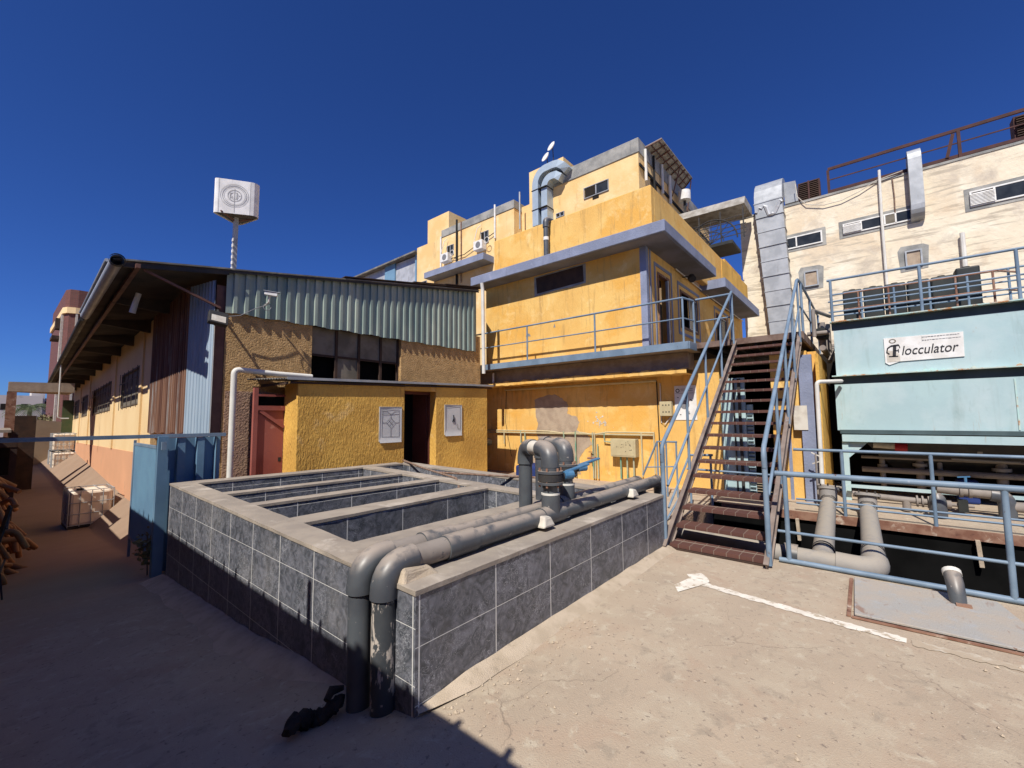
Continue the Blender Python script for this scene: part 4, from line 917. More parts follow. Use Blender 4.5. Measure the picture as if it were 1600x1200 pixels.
# upper storey
g = G(); g.box(10.46, 10.70, 4.22, 9.85, 3.42, 6.15); yb('upper_wall', 'yellow_plaster', g)
ops = [(11.25, 12.15, 3.42, 5.68), (13.05, 14.75, 4.42, 5.60), (17.0, 18.6, 4.5, 5.62)]
g = G(); x = 10.70
for (a, b, z0, z1) in ops:
    g.box(x, a, 4.22, 4.45, 3.42, 6.15); g.box(a, b, 4.22, 4.45, z1, 6.15)
    if z0 > 3.5: g.box(a, b, 4.22, 4.45, 3.42, z0)
    x = b
g.box(x, 21.4, 4.22, 4.45, 3.42, 6.15); yb('side_wall', 'yellow_plaster', g)
g = G(); g.box(10.44, 10.60, 4.19, 4.36, 3.42, 6.149); g.box(10.72, 10.80, 4.205, 4.219, 3.42, 6.149); yb('corner_pilaster', 'periwinkle_paint', g)
for i, (a, b, z0, z1) in enumerate(ops):
    g = G(); g.frame('y', 4.219, a-.22, b+.22, z0-(.22 if i else 0), z1+.22, .09, .014); yb('painted_surround', 'periwinkle_paint', g)
    fr = yb('door' if i == 0 else 'window', 'rust_steel' if i == 0 else 'brown_steel', G().frame('y', 4.30, a+.002, b-.002, z0+.002, z1-.002, .07, .10))
    if i == 0:
        G().box(a+.07, b-.07, 4.9, 4.93, 3.42, z1).build('opening', 'black_void', fr)
        G().box(a-.1, b+.1, 4.95, 5.0, 3.42, z1+.1).build('dark_room', 'black_void', fr)
        G().box(b-.16, b-.08, 4.20, 4.27, 3.45, z1-.08).build('jamb', 'galvanised', fr)
    else:
        G().box(a+.07, (a+b)/2, 4.26, 4.275, z0+.07, z1-.07).build('pane', 'black_void', fr)
        G().box((a+b)/2, b-.07, 4.235, 4.25, z0+.07, z1-.07).build('pane', 'pane_glass', fr)
        G().frame('y', 4.235, (a+b)/2, b-.07, z0+.07, z1-.07, .04, .015).build('sash', 'galvanised', fr)
G().box(10.7, 21, 6, 6.1, 3.42, 6.1).build('room_wall', 'dark_interior', YH)
# boarded opening high on the front
g = G(); g.prism([(6.03, 5.60), (7.68, 5.56), (7.72, 6.06), (6.05, 6.08)], 'x', 10.448, 10.459); vt = yb('vent_opening', 'dark_brown', g)
g = G(); P = [(5.97, 5.55), (6.4, 5.52), (7.0, 5.53), (7.78, 5.49), (7.79, 6.1), (5.96, 6.12)]; g.prism(P, 'x', 10.4535, 10.4595); g.build('broken_edge', 'concrete_band', vt)
# roof slab and parapet
g = G(); g.prism([(9.88, 3.485), (14.34, 3.485), (14.34, 6), (14.34, 10.02), (9.88, 10.02)], 'z', 6.151, 6.44); sl = yb('roof_slab', 'periwinkle_paint', g, bevel=.015)
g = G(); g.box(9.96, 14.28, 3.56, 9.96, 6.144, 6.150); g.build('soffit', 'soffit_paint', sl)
g = G(); g.box(10.30, 10.50, 3.95, 9.32, 6.44, 7.64); g.box(10.50, 19.9, 3.95, 4.15, 6.44, 7.64); g.box(14.35, 21.4, 3.95, 4.15, 6.16, 6.44); yb('parapet', 'yellow_plaster', g, bevel=.02)
g = G(); g.box(17.0, 21.4, 3.93, 3.949, 6.44, 7.62); yb('parapet_patch', 'ochre_plaster', g)
g = G(); g.box(15.08, 20.7, 3.4, 4.21, 6.0, 6.30); s2 = yb('door_canopy', 'periwinkle_paint', g)
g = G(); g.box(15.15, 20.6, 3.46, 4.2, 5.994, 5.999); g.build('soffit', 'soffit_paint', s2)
g = G(); g.box(18.5, 21.4, 4.16, 4.4, 7.64, 8.1); yb('stair_head', 'ochre_plaster', g)
# patch of bare plaster, flaked spots
pts = [(8.04, 2.3), (7.51, 2.45), (7.21, 2.42), (6.96, 2.26), (6.82, 2.13), (6.85, 1.85), (6.54, 1.76), (6.46, 1.6), (6.53, 1.36), (6.15, 1.21), (6.06, .98), (6.29, .82), (6.48, .57), (6.44, .14), (8.3, 0), (8.29, .56), (8.02, .62), (7.9, 1.0), (8.0, 1.34), (7.92, 1.56), (8.02, 1.86)]
out = []
for (a, b), (c_, d_) in zip(pts, pts[1:]+pts[:1]):
    for i in range(6): t = i/6; out.append((lerp(a, c_, t)+random.uniform(-.018, .018), lerp(b, d_, t)+random.uniform(-.018, .018)))
G().prism(out, 'x', 10.744, 10.7495).build('bare_patch', 'peeled_plaster', YH)
g = G()
for k in range(34):
    y = random.gauss(5.75, .13); z = random.gauss(1.62, .07)-(y-5.75)*-.2; r = random.uniform(.008, .03)
    m = 6; g.prism([(y+r*math.cos(6.28*i/m)*random.uniform(.6, 1.3), z+r*math.sin(6.28*i/m)*random.uniform(.6, 1.3)) for i in range(m)], 'x', 10.7445-.0003*(k % 5), 10.7499)
g.build('flaked_spots', 'dusty_white', YH)
g = G(); g.add([(10.456, 7.1, 4.42), (10.456, 7.02, 4.42), (10.456, 7.06, 4.54)], [(0, 1, 2)]); g.add([(10.456, 8.15, 4.28), (10.456, 7.95, 4.27), (10.456, 8.0, 4.36), (10.456, 8.1, 4.37)], [(0, 1, 2, 3)]); g.build('plaster_chip', 'concrete_band', YH)
# roof drain on the parapet
RDp = thing('roof_drain', 'grey plastic drain pipe bent over the parapet above the blue slab', 'pipe', (10.15, 7.1, 6.5))
g = G(); g.tube([(10.6, 7.1, 7.66), (10.35, 7.1, 7.66)]+bend((10.35, 7.1, 7.66), (10.15, 7.1, 7.64), (10.15, 7.1, 6.4), .12)+[(10.15, 7.1, 7.4)], .10, 14); g.build('elbow', 'pvc_grey', RDp, smooth=True)
G().tube([(10.15, 7.1, 7.42), (10.15, 7.1, 6.46)], .08, 14).build('pipe', 'pvc_grey', RDp, smooth=True)
G().tube([(10.15, 7.1, 7.0), (10.15, 7.1, 7.1)], .084, 14).build('band', 'white_paint', RDp, smooth=True)
ld = thing('spotlight', 'small dark spotlight under the roof slab near the upper door', 'floodlight', (13.4, 4.0, 5.9))
G().tube([(13.3, 3.95, 5.98), (13.22, 3.88, 5.88)], .11, 10).build('head', 'dark_steel', ld); G().bar((13.35, 4.22, 6.05), (13.3, 3.95, 6.0), .03, .03).build('bracket', 'dark_steel', ld)
g = G(); g.tube([(12.6, 4.16, 6.1), (16, 4.15, 6.0), (21, 4.1, 5.95)], .02, 6); g.build('cable', 'white_plastic', None, label='pale cable strung under the slab along the side wall', cat='cable', base=(14, 4.1, 6))
# services on the lower wall
def pipe(lab, pts, r, mat, cat='pipe', name='conduit', grp=None, n=8): return G().tube(pts, r, n).build(name, mat, None, smooth=True, label=lab, cat=cat, group=grp, base=tuple(pts[0]))
pipe('pale conduit running high along the lower yellow wall under the beam', [(10.66, 9.2, 2.66), (10.66, 4.12, 2.66)], .035, 'beige_box')
cw = thing('conduit_bundle', 'pair of sagging green conduits with drops across the lower yellow wall', 'conduit', (10.7, 7, 1.3))
g = G()
for k, zz in enumerate((1.335, 1.27)):
    pts = []
    for i in range(41):
        y = lerp(10.2, 4.22, i/40); s_ = -.05*max(0, math.sin((y-7.1)*1.9)) if k == 0 and 5.2 < y < 7.2 else -.02*math.sin(y*3)
        pts.append((10.69, y, zz+(-.06*math.exp(-((y-6.9)/.4)**2) if k == 0 else 0)+(-.07*math.exp(-((y-6.0)/.3)**2) if k == 0 else 0)))
    g.tube(pts, .022, 8)
g.build('level_conduit', 'beige_box', cw, smooth=True)
for y, z0, z1, mt in ((9.26, .9, 1.34, 'beige_box'), (8.56, .95, 1.34, 'green_pipe'), (8.39, .9, 1.3, 'green_pipe'), (6.94, 1.1, 1.34, 'green_pipe'), (6.54, .05, 1.34, 'green_pipe'), (5.98, .05, 1.32, 'green_pipe'), (5.92, .05, 1.32, 'beige_box'), (5.83, .05, 1.0, 'green_pipe'), (4.56, .2, 1.32, 'beige_box'), (4.23, .3, 1.32, 'beige_box')):
    G().tube([(10.68, y, z0), (10.68, y+.01, z1)], .021, 8).build('drop', mt, cw, smooth=True)
g = G(); g.tube([(10.68, 5.63, 1.3), (10.68, 5.63, 1.08), (10.68, 5.34, 1.06)], .02, 8); g.build('drop', 'green_pipe', cw, smooth=True)
g = G(); g.tube([(10.66, 6.15, .60), (10.66, 5.9, .62)], .03, 8); g.tube([(10.66, 6.02, .5), (10.66, 6.02, .75)], .02, 8); g.bar((10.6, 6.08, .78), (10.6, 5.95, .78), .02, .02); g.build('tap', 'rust_steel', cw, smooth=True)
jb = thing('junction_box', 'beige steel cable box with three green conduits below on the yellow wall', 'junction box', (10.65, 5, .9))
G().box(10.5, 10.72, 4.66, 5.36, .70, 1.17).build('box', 'beige_box', jb, bevel=.012)
g = G(); g.box(10.492, 10.499, 4.70, 5.32, .74, 1.13); g.build('door', 'beige_box', jb)
g = G(); rnd = random.Random(8)
for k in range(16): y = rnd.uniform(4.75, 5.2); z = rnd.uniform(.8, 1.1); g.box(10.489, 10.4915, y, y+rnd.uniform(.01, .035), z, z+rnd.uniform(.008, .025))
g.build('stain', 'dark_brown', jb)
for y in (5.12, 4.94, 4.76): G().tube([(10.6, y, .70), (10.6, y, .12)], .022, 8).build('conduit', 'green_pipe', jb, smooth=True)
swb = thing('switch_box', 'small beige box with six dark holes beside the white panel', 'switch box', (10.7, 3.9, 1.9))
G().box(10.60, 10.74, 3.74, 4.04, 1.76, 2.12).build('box', 'beige_box', swb, bevel=.008)
g = G()
for z in (1.86, 2.03):
    for k in range(3): g.tube([(10.597, 3.80+.075*k, z), (10.601, 3.80+.075*k, z)], .018, 8)
g.build('hole', 'ink', swb)
wp = thing('wall_notice', 'white paper notice with round dark emblem on the yellow wall behind the stair rail', 'notice', (10.74, 3.5, 2.1))
G().box(10.735, 10.745, 3.18, 3.70, 1.66, 2.50).build('sheet', 'white_paint', wp)
g = G(); m = 24
def ring(y, z, r0, r1, x=10.733):
    vs = []
    for i in range(m): a = 2*math.pi*i/m; vs += [(x, y+r0*math.cos(a), z+r0*math.sin(a)), (x, y+r1*math.cos(a), z+r1*math.sin(a))]
    g.add(vs, [(2*i, 2*i+1, (2*i+3) % (2*m), (2*i+2) % (2*m)) for i in range(m)])
ring(3.46, 2.03, 0.001, .11); g.build('emblem', 'line_grey', wp)
g = G(); ring(3.62, 2.38, .03, .05); g.box(10.732, 10.7345, 3.26, 3.55, 2.41, 2.42); g.box(10.732, 10.7345, 3.26, 3.55, 2.37, 2.378); g.box(10.732, 10.7345, 3.2, 3.68, 2.31, 2.315)
for (y, z) in ((3.34, 1.80), (3.35, 1.84), (3.30, 2.14), (3.27, 2.12), (3.55, 1.78), (3.6, 2.2)): g.box(10.732, 10.7345, y, y+.035, z, z+.02)
g.build('marks', 'ink', wp)
g = G(); g.box(10.60, 10.612, .98, 1.22, 1.45, 1.95); g.build('notice_board', 'dusty_white', None, label='blank white sheet hung on the purple-striped pilaster right of the stairs', cat='notice', base=(10.6, 1.1, 1.7))
pipe('white pipe upright at the right corner of the yellow building beside the green tank', [(10.5, .80, .0)]+bend((10.5, .8, 2), (10.5, .78, 2.42), (10.7, .45, 2.42), .07)+[(11.3, .42, 2.46)], .038, 'white_plastic', n=12)
pipe('thin dark twin cables dropping beside the switch box', [(10.73, 4.14, 2.66), (10.73, 4.12, 1.3), (10.73, 4.10, .0)], .014, 'cable', 'cable')
pipe('thin pale cable looping under the switch box', [(10.73, 4.05, 2.6), (10.73, 4.05, 1.6), (10.7, 3.95, 1.55), (10.72, 3.80, 1.74)], .013, 'white_plastic', 'cable')
pipe('long thin cable hanging slack on the left part of the lower yellow wall', [(10.735, 9.2, 2.7), (10.735, 9.25, 1.6), (10.73, 9.0, .5)], .007, 'cable', 'cable')
pipe('grey capped pipe end sticking out beside the right end of the hut', [(10.5, 9.75, .95), (10.2, 9.75, .95)], .12, 'pvc_grey', 'pipe', 'capped_pipe', n=14)
pipe('small white elbow pipe hanging under the left end of the balcony', [(10.2, 9.3, 3.2), (10.2, 9.3, 2.85), (10.2, 9.05, 2.83)], .04, 'white_plastic', n=10)
# small pipe frame behind the basin
sr = thing('step_rail', 'small blue tube handrail with sloping bar behind the right end of the basin', 'railing', (9.5, 3.6, 0))
g = G(); g.tube([(9.5, 4.05, .42), (9.5, 3.70, 1.19), (9.5, 3.26, 1.19)], .022, 8); g.build('top_rail', 'blue_paint', sr, smooth=True)
for y in (3.70, 3.5, 3.28): G().tube([(9.5, y, 0), (9.5, y, 1.19)], .02, 8).build('post', 'blue_paint', sr, smooth=True)
g = G(); g.tube([(9.5, 4.0, .6), (9.5, 3.3, .66)], .014, 8); g.build('mid_rail', 'blue_paint', sr, smooth=True)
sr2 = thing('step_rail', 'blue tube handrail seen through the lower stair treads', 'railing', (8.6, 2.7, 0))
g = G(); g.tube([(8.6, 2.72, 1.0), (8.6, 2.3, 1.02)], .022, 8); g.tube([(8.6, 2.72, 1.0), (7.4, 2.72, .2)], .02, 8); g.tube([(8.6, 2.72, .55), (7.0, 2.72, -.1)], .018, 8); g.build('top_rail', 'blue_paint', sr2, smooth=True)
for y in (2.72, 2.34): G().tube([(8.6, y, 0), (8.6, y, 1.0)], .022, 8).build('post', 'blue_paint', sr2, smooth=True)
pipe('blue horizontal tube crossing behind the stair treads', [(9.6, 3.1, .62), (9.6, 1.2, .60)], .022, 'blue_paint')
G().box(6.19, 9.49, 2.58, 2.60, -.9, -.012).build('channel_face', 'pink_roughcast', None, kind='structure')
# blue barrel-ish item behind basin
G().box(8.0, 8.7, 6.0, 6.6, .2, .62).build('blue_bin', 'navy_plastic', None, bevel=.05, label='dark blue plastic bin showing behind the right part of the basin', cat='bin', base=(8.4, 6.5, .3))
# ------------------------------------------------------------ tall pale yellow block behind
TB = thing('factory_block', 'tall faded yellow factory block with grey concrete parapets at back', 'building', (18, 12, 0))
def tb(name, mat, g, **k): return g.build(name, mat, TB, **k)
g = G(); g.box(16, 26, 6.6, 11.2, 0, 12.43); g.box(16.6, 26, 11.2, 13.1, 0, 12.5); g.box(16, 26, 13.13, 19.2, 0, 12.25); g.box(16, 26, 19.2, 20.9, 0, 12.25); g.box(16.6, 20, 10.55, 12.6, 12.5, 14.17); g.box(16.05, 18.6, 18.05, 19.95, 12.2, 13.72)
tb('wall', 'faded_yellow', g)
for a in ((15.96, 26, 6.56, 10.98, 12.43, 13.04), (15.96, 26, 13.10, 18.6, 12.25, 12.68)):
    G().box(*a).build('parapet', 'concrete_band', TB, bevel=.02)
def window(X, y0, y1, z0, z1, parent, frame='galvanised', blind=False, open_=None):
    w = G().frame('x', X, y0, y1, z0, z1, .03, .05).build('window', frame, parent)
    g = G(); ym = (y0+y1)/2; g.box(X-.045, X-.001, ym-.025, ym+.025, z0+.05, z1-.05); g.build('mullion', frame, w)
    G().box(X-.02, X-.001, y0+.05, ym-.025, z0+.05, z1-.05).build('pane', 'pane_glass', w)
    G().box(X-.02, X-.001, ym+.025, y1-.05, z0+.05, z1-.05).build('pane', 'grey_blind' if blind else 'dark_interior', w)
window(16, 7.92, 9.12, 11.30, 11.80, TB); window(16, 10.15, 10.6, 10.9, 11.12, TB)
window(16, 14.85, 15.42, 10.95, 11.62, TB); window(16, 17.55, 18.1, 11.0, 11.6, TB); window(16, 19.9, 20.5, 9.5, 10.0, TB)
g = G(); g.box(16-.02, 16-.001, 8.4, 8.7, 11.15, 11.35); tb('broken_corner', 'dark_interior', g)
g = G(); g.box(15.2, 16, 14.5, 19.2, 9.75, 10.08); tb('ledge', 'periwinkle_paint', g)
g = G(); g.box(17.2, 17.8, 6.56, 6.6, 11.1, 11.9); tb('side_window', 'dark_interior', g)
g = G(); g.tube([(16.5, 6.5, 11.4), (16.5, 6.5, 12.75)], .06, 8); g.tube([(18.35, 6.5, 11.6), (18.35, 6.5, 12.95)], .065, 8); g.tube([(19.3, 6.5, 11.5), (19.3, 6.5, 12.85)], .075, 8); tb('vent_pipe', 'white_plastic', g, smooth=True)
g = G(); g.tube([(17.4, 6.5, 10), (17.4, 6.5, 12.9)], .05, 8); g.bar((16, 6.55, 11.9), (26, 6.55, 11.7), .05, .12); tb('dark_pipe', 'cable', g, smooth=True)
AW = thing('roof_awning', 'tilted sheet awning with dark ribs projecting over the side of the tall block', 'awning', (19, 6.3, 13))
cA, cB, cC, cD = Vector((16.6, 6.75, 12.9)), Vector((16.9, 5.95, 13.2)), Vector((21.2, 6.05, 13.45)), Vector((21.6, 6.7, 13.15))
g = G(); dz = Vector((0, 0, .03)); g.hexa([cA, cB, cC, cD], [cA+dz, cB+dz, cC+dz, cD+dz]); g.build('sheet', 'asbestos', AW)
g = G()
for t in [i/8 for i in range(9)]: g.bar(cA.lerp(cD, t)-dz, cB.lerp(cC, t)-dz, .04, .04)
for t in (.15, .5, .85): g.bar(cA.lerp(cB, t)-dz, cD.lerp(cC, t)-dz, .03, .03)
g.bar((19.6, 6.1, 13.3), (19.6, 6.5, 12), .04, .04); g.bar((21.2, 6.1, 13.3), (21.2, 6.4, 11.4), .04, .04); g.build('ribs', 'brown_steel', AW)
wt = thing('roof_tank', 'small white round water tank at the far end of the tall block side', 'tank', (19, 5.7, 11.2))
G().tube([(20.4, 6.2, 12.0), (20.4, 6.2, 12.45)], .28, 14).build('drum', 'white_paint', wt, smooth=True); G().bar((20.4, 6.2, 11), (20.4, 6.2, 12), .1, .1).build('stand', 'dark_steel', wt)
def sweep(path, w, d, axis=(1, 0, 0)):
    g = G(); ax = Vector(axis); vs = []; P = [Vector(p) for p in path]; n = len(P)
    for i, p in enumerate(P):
        t = (P[min(i+1, n-1)]-P[max(i-1, 0)]).normalized(); s = t.cross(ax).normalized()
        vs += [p-s*w/2-ax*d/2, p+s*w/2-ax*d/2, p+s*w/2+ax*d/2, p-s*w/2+ax*d/2]
    fs = [(0, 1, 2, 3), (4*n-4, 4*n-1, 4*n-2, 4*n-3)]
    for i in range(n-1):
        for k in range(4): a = 4*i+k; b = 4*i+(k+1) % 4; fs.append((a, b, b+4, a+4))
    g.add(vs, fs); return g
UD = thing('round_duct', 'shiny bent metal duct looping over the parapet of the tall block', 'duct', (15.7, 11, 11))
p1 = [(15.7, 11.38, 10.6), (15.7, 11.38, 12.55)]+[(15.7, 11.38-.58*(1-math.cos(a)), 12.55+.62*math.sin(a)) for a in [R(k*11.25) for k in range(1, 9)]]+[(15.7, 10.4, 13.17), (15.72, 10.15, 13.14), (15.8, 9.92, 13.0), (15.95, 9.8, 12.8)]
sweep(p1, .33, .55).build('outer_duct', 'bright_duct', UD)
p2 = [(15.75, 10.92, 10.6), (15.75, 10.92, 12.3)]+[(15.75, 10.92-.36*(1-math.cos(a)), 12.3+.42*math.sin(a)) for a in [R(k*11.25) for k in range(1, 9)]]+[(15.75, 10.3, 12.7), (15.85, 10.1, 12.55)]
sweep(p2, .33, .5).build('inner_duct', 'bright_duct', UD)
for z in (11.35, 12.3): G().box(15.40, 15.98, 10.72, 11.58, z, z+.025).build('strap', 'dark_steel', UD)
for i, (y, z, lb) in enumerate(((18.02, 10.9, 'air conditioner under the lower left window of the tall block'), (15.36, 10.9, 'air conditioner right of the grey parapet pipe on the tall block'))):
    a = thing('air_conditioner', lb, 'air conditioner', (15.8, y, z), 'air conditioner units on the tall block')
    G().box(15.62, 15.98, y-.35, y+.28, z-.32, z+.16).build('body', 'white_paint', a, bevel=.015)
    G().tube([(15.61, y-.07, z-.08), (15.62, y-.07, z-.08)], .17, 16).build('fan_grille', 'line_grey', a)
    g = G(); g.tube(arc((15.7, y-.62, z+.05), .16, 0, 6, (0, 1, 0), (0, 0, 1), 14), .018, 6); g.tube([(15.7, y+.3, z+.2), (15.75, y+.1, z+.9), (15.9, y+.0, z+1.1)], .02, 6); g.build('hose', 'white_plastic', a, smooth=True)
for y, z0, z1, r, mt, lb in ((18.6, 10.2, 12.3, .05, 'white_paint', 'white rainwater pipe at the left end of the tall block'), (17.25, 9.0, 12.9, .06, 'cable', 'dark vertical pipe crossing the grey parapet of the tall block'), (16.9, 9.2, 12.7, .03, 'rust_steel', 'thin rusty pipe next to the dark one on the tall block'), (14.36, 11.0, 12.8, .05, 'white_paint', 'white pipe near the right corner of the middle block'), (12.7, 11.0, 12.9, .04, 'galvanised', 'thin grey pipe in the recess beside the metal duct')):
    pipe(lb, [(15.93, y, z0), (15.93, y, z1)], r, mt)
pipe('dark cable strung between the two air conditioners', [(15.9, 17.7, 10.75), (15.9, 16.6, 10.72), (15.9, 15.6, 11.0), (15.9, 14.4, 11.3)], .02, 'cable', 'cable')
for i, (y, z, lb) in enumerate(((11.55, 14.55, 'larger white satellite dish on top of the tall block'), (11.2, 14.95, 'smaller white satellite dish standing behind the larger one'))):
    dsh = thing('satellite_dish', lb, 'satellite dish', (16.8, y, 14.2), 'satellite dishes on the tall block')
    g = G(); c0 = Vector((16.6, y, z)); nrm = Vector((-.75, .22, .3)).normalized(); g.tube([c0-nrm*.03, c0, c0+nrm*.05], [.08, .20, .25], 14); g.build('bowl', 'white_paint', dsh, smooth=True)
    G().bar((16.75, y, 14.1), (16.68, y, z+.1), .03, .03).build('mast', 'dark_steel', dsh)
rc = thing('roof_canopy', 'small dark sloping sheet canopy on the roof beside the penthouse', 'canopy', (18, 9.5, 13.5))
g = G(); g.hexa([(17.5, 9.2, 13.7), (19.5, 9.2, 13.7), (19.5, 10.3, 14.05), (17.5, 10.3, 14.05)], [(17.5, 9.2, 13.76), (19.5, 9.2, 13.76), (19.5, 10.3, 14.1), (17.5, 10.3, 14.1)]); g.build('sheet', 'roof_sheet', rc); G().bar((17.6, 10.2, 12.6), (17.6, 10.2, 14.0), .06, .06).build('post', 'brown_steel', rc)
SH = thing('rooftop_shed', 'white and blue sheet shed on a roof far behind, left of the tall block', 'shed', (26, 36, 10))
G().box(24.2, 27, 31.5, 46, 9, 16.9).build('wall', 'sheet_white', SH)
g = G(); g.hexa([(23.6, 31.2, 17.0), (27, 31.2, 17.0), (27, 47, 16.8), (23.6, 47, 16.8)], [(23.6, 31.2, 17.15), (27, 31.2, 17.9), (27, 47, 17.6), (23.6, 47, 16.95)]); g.build('roof', 'roof_sheet', SH)
G().box(24.05, 24.19, 31.5, 31.7, 12, 17).build('post', 'gate_blue', SH)
G().box(24.05, 24.19, 34.9, 36.6, 12, 17).build('blue_panel', 'gate_blue', SH)
# ------------------------------------------------------------ footbridge
BR = thing('roof_footbridge', 'dark steel footbridge with curved railing and pale hood between the two roofs', 'footbridge', (20.5, 5, 9))
g = G(); g.box(20, 21.6, 4.15, 6.6, 9.26, 9.40); g.build('deck', 'black_tank', BR)
g = G(); g.hexa([(20, 3.62, 10.86), (21.6, 3.62, 10.86), (21.6, 6.7, 10.95), (20, 6.7, 10.95)], [(20.2, 3.62, 11.25), (21.6, 3.62, 11.25), (21.6, 6.7, 11.33), (20.2, 6.7, 11.33)]); g.build('hood', 'asbestos', BR)
g = G()
for y in (3.7, 4.6, 5.5, 6.4): g.bar((20.05, y, 9.4), (20.05, y, 10.8), .05, .05)
for z in (9.6, 9.8, 10.0, 10.2, 10.4): g.bar((20.05, 3.6, z), (20.05, 6.5, z), .03, .03)
g.tube(arc((20.03, 5.0, 9.45), 1.05, 0, math.pi, (0, 1, 0), (0, 0, 1), 18), .03, 6); g.tube(arc((20.03, 5.0, 9.45), .5, 0, math.pi, (0, 1, 0), (0, 0, 1), 14), .02, 6)
for k in range(1, 8): a = math.pi*k/8; g.bar((20.03, 5.0, 9.45), (20.03, 5.0+1.05*math.cos(a), 9.45+1.05*math.sin(a)), .025, .025)
g.build('railing', 'dark_steel', BR)
# ------------------------------------------------------------ white stained block on the right
WB_ = thing('white_block', 'long cream-white stained factory wall with narrow windows at right', 'building', (26, -4, 0))
g = G(); g.box(22, 34, -24, 4.2, 0, 11.0); g.build('wall', 'white_render', WB_)
g = G(); g.box(21.97, 22.2, -24, 4.22, 11.0, 11.09); g.build('coping', 'concrete_band', WB_)
def wwin(y1, y0, z0, z1, cells):
    sur = G().box(21.985, 21.999, y0-.13, y1+.13, z0-.13, z1+.13).build('window_surround', 'concrete_band', WB_)
    w = G().frame('x', 21.984, y0, y1, z0, z1, .05, .04).build('window', 'white_paint', WB_)
    for a, b, kind in cells:
        ya = lerp(y1, y0, a); ybb = lerp(y1, y0, b)
        if kind == 'l':
            g = G(); n = 9
            for k in range(n): z = lerp(z0+.05, z1-.09, k/n); g.hexa([(21.90, ybb, z), (21.93, ybb, z), (21.93, ya, z), (21.90, ya, z)], [(21.93, ybb, z+.04), (21.96, ybb, z+.04), (21.96, ya, z+.04), (21.93, ya, z+.04)])
            g.build('louvre', 'white_paint', w)
        else: G().box(21.955, 21.983, ybb+.02, ya-.02, z0+.05, z1-.05).build('pane', 'pane_glass' if kind == 'g' else 'grey_blind', w)
        if b < .99: G().box(21.93, 21.96, ybb-.025, ybb+.025, z0+.05, z1-.05).build('mullion', 'white_paint', w)
wwin(2.47, 1.12, 9.06, 9.58, [(0, .32, 'g'), (.32, 1, 'g')]); wwin(.42, -1.75, 9.16, 9.62, [(0, .27, 'l'), (.27, .6, 'g'), (.6, .75, 'b'), (.75, 1, 'g')]); wwin(-3.2, -6.2, 9.14, 9.72, [(0, .2, 'l'), (.2, .6, 'g'), (.6, 1, 'g')])
for y1, y0, z0, z1 in ((1.84, 1.34, 7.24, 7.92), (-1.38, -1.86, 7.36, 7.98)):
    G().prism([(y0-.14, z0-.12), (y1+.15, z0-.16), (y1+.2, z1+.05), (y1+.1, z1+.22), (y0-.05, z1+.2), (y0-.2, z1+.1)], 'x', 21.985, 21.999).build('vent_surround', 'concrete_band', WB_)
    v = G().frame('x', 21.984, y0, y1, z0, z1, .05, .08).build('vent', 'galvanised', WB_); G().box(21.95, 21.983, y0+.05, y1-.05, z0+.05, z1-.05).build('pane', 'peeled_plaster', v)
DU = thing('galvanised_duct', 'wide galvanised duct climbing the left end of the white block', 'duct', (21.6, 3, 5))
g = G(); ns = 10
for k in range(ns):
    z0 = lerp(4.5, 11.3, k/ns); z1 = lerp(4.5, 11.3, (k+1)/ns)-.025; f0 = (z0-5.4)/6; f1 = (z1-5.4)/6
    y0a, y1a = lerp(2.25, 2.42, f0), lerp(3.15, 3.5, f0); y0b, y1b = lerp(2.25, 2.42, f1), lerp(3.15, 3.5, f1); b = .02*(k % 2)
    g.hexa([(21.45-b, y0a, z0), (21.98, y0a, z0), (21.98, y1a, z0), (21.45-b, y1a, z0)], [(21.45-b, y0b, z1), (21.98, y0b, z1), (21.98, y1b, z1), (21.45-b, y1b, z1)])
    if k % 1 == 0: pass
g.build('segments', 'galvanised', DU)
g = G()
for k in range(ns+1): z = lerp(4.5, 11.3, k/ns)-.03; f = (z-5.4)/6; G().box(21.41, 21.98, lerp(2.25, 2.42, f)-.03, lerp(3.15, 3.5, f)+.03, z, z+.03).build('joint_rim', 'galvanised', DU)
pth = [(21.72, 2.97, 11.28)]+[(21.72+.0+.9*(1-math.cos(a)), 2.95, 11.3+1.0*math.sin(a)) for a in [R(k*15) for k in range(0, 7)]]+[(23.2, 2.95, 12.3)]
sweep(pth, .56, 1.08, axis=(0, 1, 0)).build('elbow', 'galvanised', DU)
g = G(); g.hexa([(22.2, 1.9, 11.25), (23.2, 1.9, 11.25), (23.2, 2.4, 11.25), (22.2, 2.4, 11.25)], [(22.1, 1.95, 12.15), (23.4, 1.95, 12.15), (23.4, 2.4, 12.2), (22.1, 2.4, 12.2)]); g.build('fan_housing', 'galvanised', DU)
g = G(); pts = [(21.44, 3.42-.1*k+random.uniform(-.02, .02), 10.85+random.uniform(-.12, .2)+.25*math.sin(k*.8)) for k in range(11)]; g.tube(pts, [.05+random.uniform(0, .06) for _ in pts], 7)
g.build('foil_scrap', 'sheet_white', DU)
SD = thing('small_duct', 'narrow galvanised duct hanging over the parapet between the windows', 'duct', (21.7, -1.8, 9))
pth = [(22.4, -1.84, 11.4)]+[(22.0-.25*math.sin(a)*1.0, -1.84, 11.40+.3*math.cos(a)-.0) for a in [R(k*15) for k in range(0, 7)]]+[(21.73, -1.83, 9.6)]+[(21.73+.28*(1-math.cos(a)), -1.82, 9.55-.3*math.sin(a)) for a in [R(k*18) for k in range(1, 6)]]
sweep(pth, .34, .38, axis=(0, 1, 0)).build('duct', 'galvanised', SD)
RR = thing('roof_railing', 'rusty brown railing frame along the roof edge of the white block', 'railing', (22.3, -3, 11))
g = G(); g.bar((22.1, .79, 12.2), (22.1, -24, 12.2), .08, .11); g.build('top_rail', 'roof_dark_red', RR)
